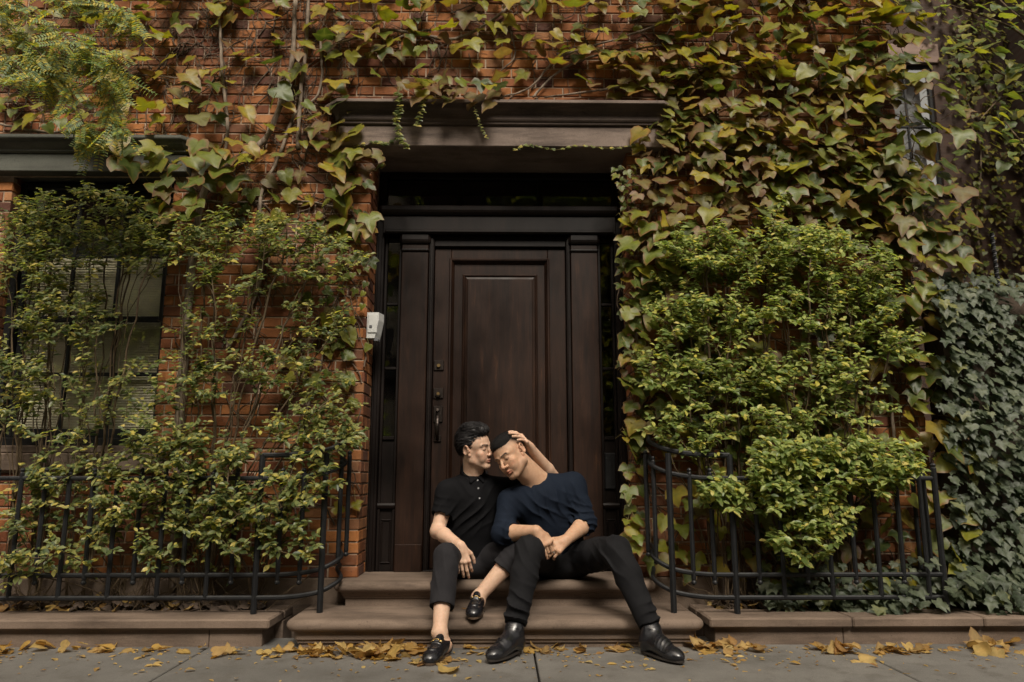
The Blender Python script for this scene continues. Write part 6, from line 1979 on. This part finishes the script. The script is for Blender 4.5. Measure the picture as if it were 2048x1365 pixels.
    for kn, an, fr_, ra, rb in ((knR, anR, .66, .066, .063), (knL, anL, .46, .066, .066)):
        e = A3(kn)+(A3(an)-A3(kn))*fr_; dn = A3(an)-A3(kn); dn /= np.linalg.norm(dn)
        tv.cap(A3(kn), e + dn*.05, ra, rb, .02); tv.plane(tuple(e), tuple(dn), tuple(e+dn*.075), .09)
    sh_ = (A3(knR)+A3(anR))/2
    tv.post = lambda P, d: (d - folds(P, A3(knR)+A3((.03,-.05,-.06)), (1,0,.35), 66, .13, .015, 11) - folds(P, (A3(hipR)+A3(knR))/2+A3((.05,0,.06)), (.3,0,1), 70, .11, .011, 12)
                            - folds(P, (A3(hipL)+A3(knL))/2+A3((-.03,-.03,.05)), (.5,0,1), 85, .10, .008, 13) - folds(P, (A3(knL)+A3(anL))/2+A3((.02,-.05,.06)), (.8,0,.6), 70, .07, .005, 14))
    vol_obj('trousers', tv, .0055, M['trousers'], t)
    make_shoe(t, heelR, toeR, 'loafer', anR); make_shoe(t, heelL, toeL, 'loafer', anL)
    return t

def person_b():
    t = empty('person', (.36, 4.45, H2), 'man in navy sweater and black boots, sitting on the step with his head leaning aside', 'person')
    pelvis = Vector((.350, 4.50, .400)); neck = at(1074, 960, 4.43)
    shR = at(1020, 1002, 4.38); shL = at(1146, 968, 4.47)
    elR = at(1004, 1068, 4.28); wrR = at(1072, 1062, 4.135)
    elL = at(1172, 1046, 4.41); wrL = at(1133, 1080, 4.20)
    hipR, hipL = Vector((.255, 4.46, .395)), Vector((.445, 4.46, .395))
    knR = at(1058, 1100, 4.075); anR = at(1029, 1258, 3.875)
    knL = at(1234, 1100, 4.09); anL = at(1303, 1260, 3.855)
    heelR, toeR = Vector((.098, 3.915, .010)), Vector((-.052, 3.690, .010))
    heelL, toeL = Vector((.700, 3.895, .010)), Vector((.842, 3.655, .010))
    hd = Head(at(1022.8, 911.9, 4.33), -37, 23, 25.7, 1.03)
    v = Vol()
    F, u, H = torso(v, pelvis+Vector((-.02,.02,.045)), neck, shR, shL, .162, .116)
    hb = hd.w(0, -.025, -.055)
    v.cap(A3(neck), hb, .066, .062, .03); v.cap(A3(neck)+A3((-.01,-.02,-.01)), A3(hd.w(0,.015,-.075)), .055, .046, .03)
    hd.build(v, 1.03, 1.12, 1.03, 1.25)
    limb(v, shR, elR, .052, .044, .03); limb(v, elR, wrR, .046, .029, .02, (.30, .046))
    limb(v, shL, elL, .052, .044, .03); limb(v, elL, wrL, .046, .029, .02, (.30, .046))
    limb(v, hipR, knR, .075, .050, .03); limb(v, hipL, knL, .075, .050, .03)
    limb(v, knR, anR, .048, .030, .02); limb(v, knL, anL, .048, .030, .02)
    for an, he, to in ((anR, heelR, toeR), (anL, heelL, toeL)):
        d_ = (to-he).normalized(); v.cap(A3(an), A3(he + d_*.06 + Vector((0,0,.05))), .030, .028, .02); v.cap(A3(he + d_*.05 + Vector((0,0,.042))), A3(he + d_*.17 + Vector((0,0,.035))), .026, .024, .02)
    hand(v, wrR, (.55, -.10, -.62), (.35, -.8, .45), (.75, .35, .55), thumb=(.4, .5), sc=1.04, finger_curls=[(.75,.8,.5),(.70,.8,.5),(.55,.8,.5),(.30,.25,.15)])
    iL = hand(v, wrL, (-.62, -.30, -.36), (.05, -.85, .45), (-.30, -.05, .95), thumb=(.5, .5), sc=1.04, finger_curls=[(.45,.55,.5),(.5,.65,.5),(.55,.75,.5),(.6,.85,.6)])
    def cap(x, y, z):
        hl = .070 - 1.0*np.clip(.02-y, 0, .12)*.9       # fade line drops towards the nape
        return np.clip((z-hl+.028)/.050, 0, 1)**1.2*(y < .088)*.95
    vol_obj('body', v, .0034, M['skin'], t, skin_colour(hd, (.42, .262, .170), hair_cap=cap, stubble=.42))
    ring_obj('ring', iL[2], M['silver'], t, .003)
    hv = Vol()
    hv.ell(hd.w(0, -.018, .049), (.0795*1.03, .0985*1.03, .0860*1.03), hd.M, .015); hv.ell(hd.w(0, .020, .088), (.058, .062, .038), hd.M, .02)
    hv.ell(hd.w(0, .100, .000), (.085, .055, .085), hd.M, .008, True); hv.ell(hd.w(0, .118, .040), (.068, .040, .048), hd.M, .008, True)
    hv.ell(hd.w(0, -.04, -.060), (.12, .14, .118), hd.M, .008, True)
    for sx in (-1, 1): hv.ell(hd.w(sx*.092, .01, .045), (.030, .12, .060), hd.M, .010, True)
    hv.post = lambda P, d: d + .0022*np.abs(vnoise(hd.loc(P), 330, 5)) - .0025*vnoise(hd.loc(P), 90, 6)
    vol_obj('hair', hv, .0026, M['cropped_hair'], t)
    strands('fuzz', hv, hd, lambda x, y, z: z > .0, lambda L, rng: np.stack([L[:,0]*6+rng.normal(size=len(L))*.5, -L[:,1]*2+rng.normal(size=len(L))*.6, .4+0*L[:,2]], 1).astype(np.float32), 1500, 2, .004, .0008, t, M['cropped_hair'], 6, (.002, .0045))
    # --- sweater
    sv = Vol(); torso(sv, pelvis+Vector((-.02,.02,.045)), neck, shR, shL, .172, .126, .008)
    def sleeve(a, el, wr, fr_):
        e = A3(el) + (A3(wr)-A3(el))*fr_; dn = A3(wr)-A3(el); dn /= np.linalg.norm(dn)
        sv.cap(A3(a), A3(el), .064, .057, .03); sv.cap(A3(el), e+dn*.05, .060, .053, .02); sv.plane(tuple(e), tuple(dn), tuple(e+dn*.075), .085)
        return e, dn
    eR, dR = sleeve(shR, elR, wrR, .33); eL, dL = sleeve(shL, elL, wrL, .22)
    vt = A3(at(1064, 973, 4.30))
    sv.cap(A3(neck)+A3((-.01,.01,.03)), A3(hb), .048, .058, .006, True)
    c1 = A3(at(1085, 1040, 4.30))
    vee = vprism(at(1063, 977, 4.33), at(1084, 922, 4.33), at(1020, 944, 4.33), neck.y + .0)
    sv.post = lambda P, d: vee(P, d - folds(P, c1, (.72, 0, .75), 46, .20, .017, 21, .9) - folds(P, A3(at(1120, 1000, 4.33)), (.9, 0, .35), 52, .12, .012, 22, .9)
                            - folds(P, A3(elR)+A3((.0,-.04,0)), (.2, 0, 1), 85, .09, .013, 23) - folds(P, A3(elL)+A3((-.01,-.03,.03)), (.35, 0, 1), 80, .10, .014, 24)
                            - folds(P, A3(at(1015, 1010, 4.3)), (.7, 0, .7), 62, .10, .010, 25) - folds(P, A3(at(1165, 1000, 4.4)), (.6, 0, .8), 60, .09, .011, 26)
                            - .0035*np.exp(-((P-eR) @ dR+.012)**2/.010**2)*(np.linalg.norm(P-eR, axis=1) < .09) - .0035*np.exp(-((P-eL) @ dL+.012)**2/.010**2)*(np.linalg.norm(P-eL, axis=1) < .09))
    sw = vol_obj('sweater', sv, .0055, M['sweater'], t)
    # --- trousers
    tv = Vol()
    tv.ell(A3(pelvis)+A3((0,-.015,-.035)), (.178,.125,.090), None, .03)
    limb(tv, hipR, knR, .096, .072, .03, (.5,.088)); limb(tv, hipL, knL, .096, .072, .03, (.5,.088))
    for kn, an in ((knR, anR), (knL, anL)):
        e = A3(kn)+(A3(an)-A3(kn))*.93; dn = A3(an)-A3(kn); dn /= np.linalg.norm(dn)
        m_ = A3(kn)+(A3(an)-A3(kn))*.35
        tv.cap(A3(kn), m_, .070, .068, .02); tv.cap(m_, e+dn*.05, .068, .052, .02); tv.plane(tuple(e), tuple(dn), tuple(e+dn*.075), .085)
    tv.post = lambda P, d: (d - folds(P, A3(anR)+A3((0,-.03,.09)), (.55,0,1), 58, .10, .022, 31, 1.6) - folds(P, A3(anL)+A3((0,-.03,.09)), (-.6,0,1), 58, .10, .022, 32, 1.6)
                            - folds(P, A3(knR)+A3((.03,-.03,-.05)), (.8,0,.6), 60, .12, .016, 33) - folds(P, A3(knL)+A3((-.05,-.03,-.03)), (.9,0,.5), 56, .13, .018, 34)
                            - folds(P, (A3(hipL)+A3(knL))/2+A3((-.02,-.03,.05)), (.6,0,.8), 52, .15, .018, 35))
    vol_obj('jeans', tv, .0055, M['jeans'], t)
    make_shoe(t, heelR, toeR, 'boot', anR, up_leg=knR); make_shoe(t, heelL, toeL, 'boot', anL, up_leg=knL)
    return t
import time as _t
_t0 = _t.time(); person_a(); person_b(); print('people', _t.time()-_t0)
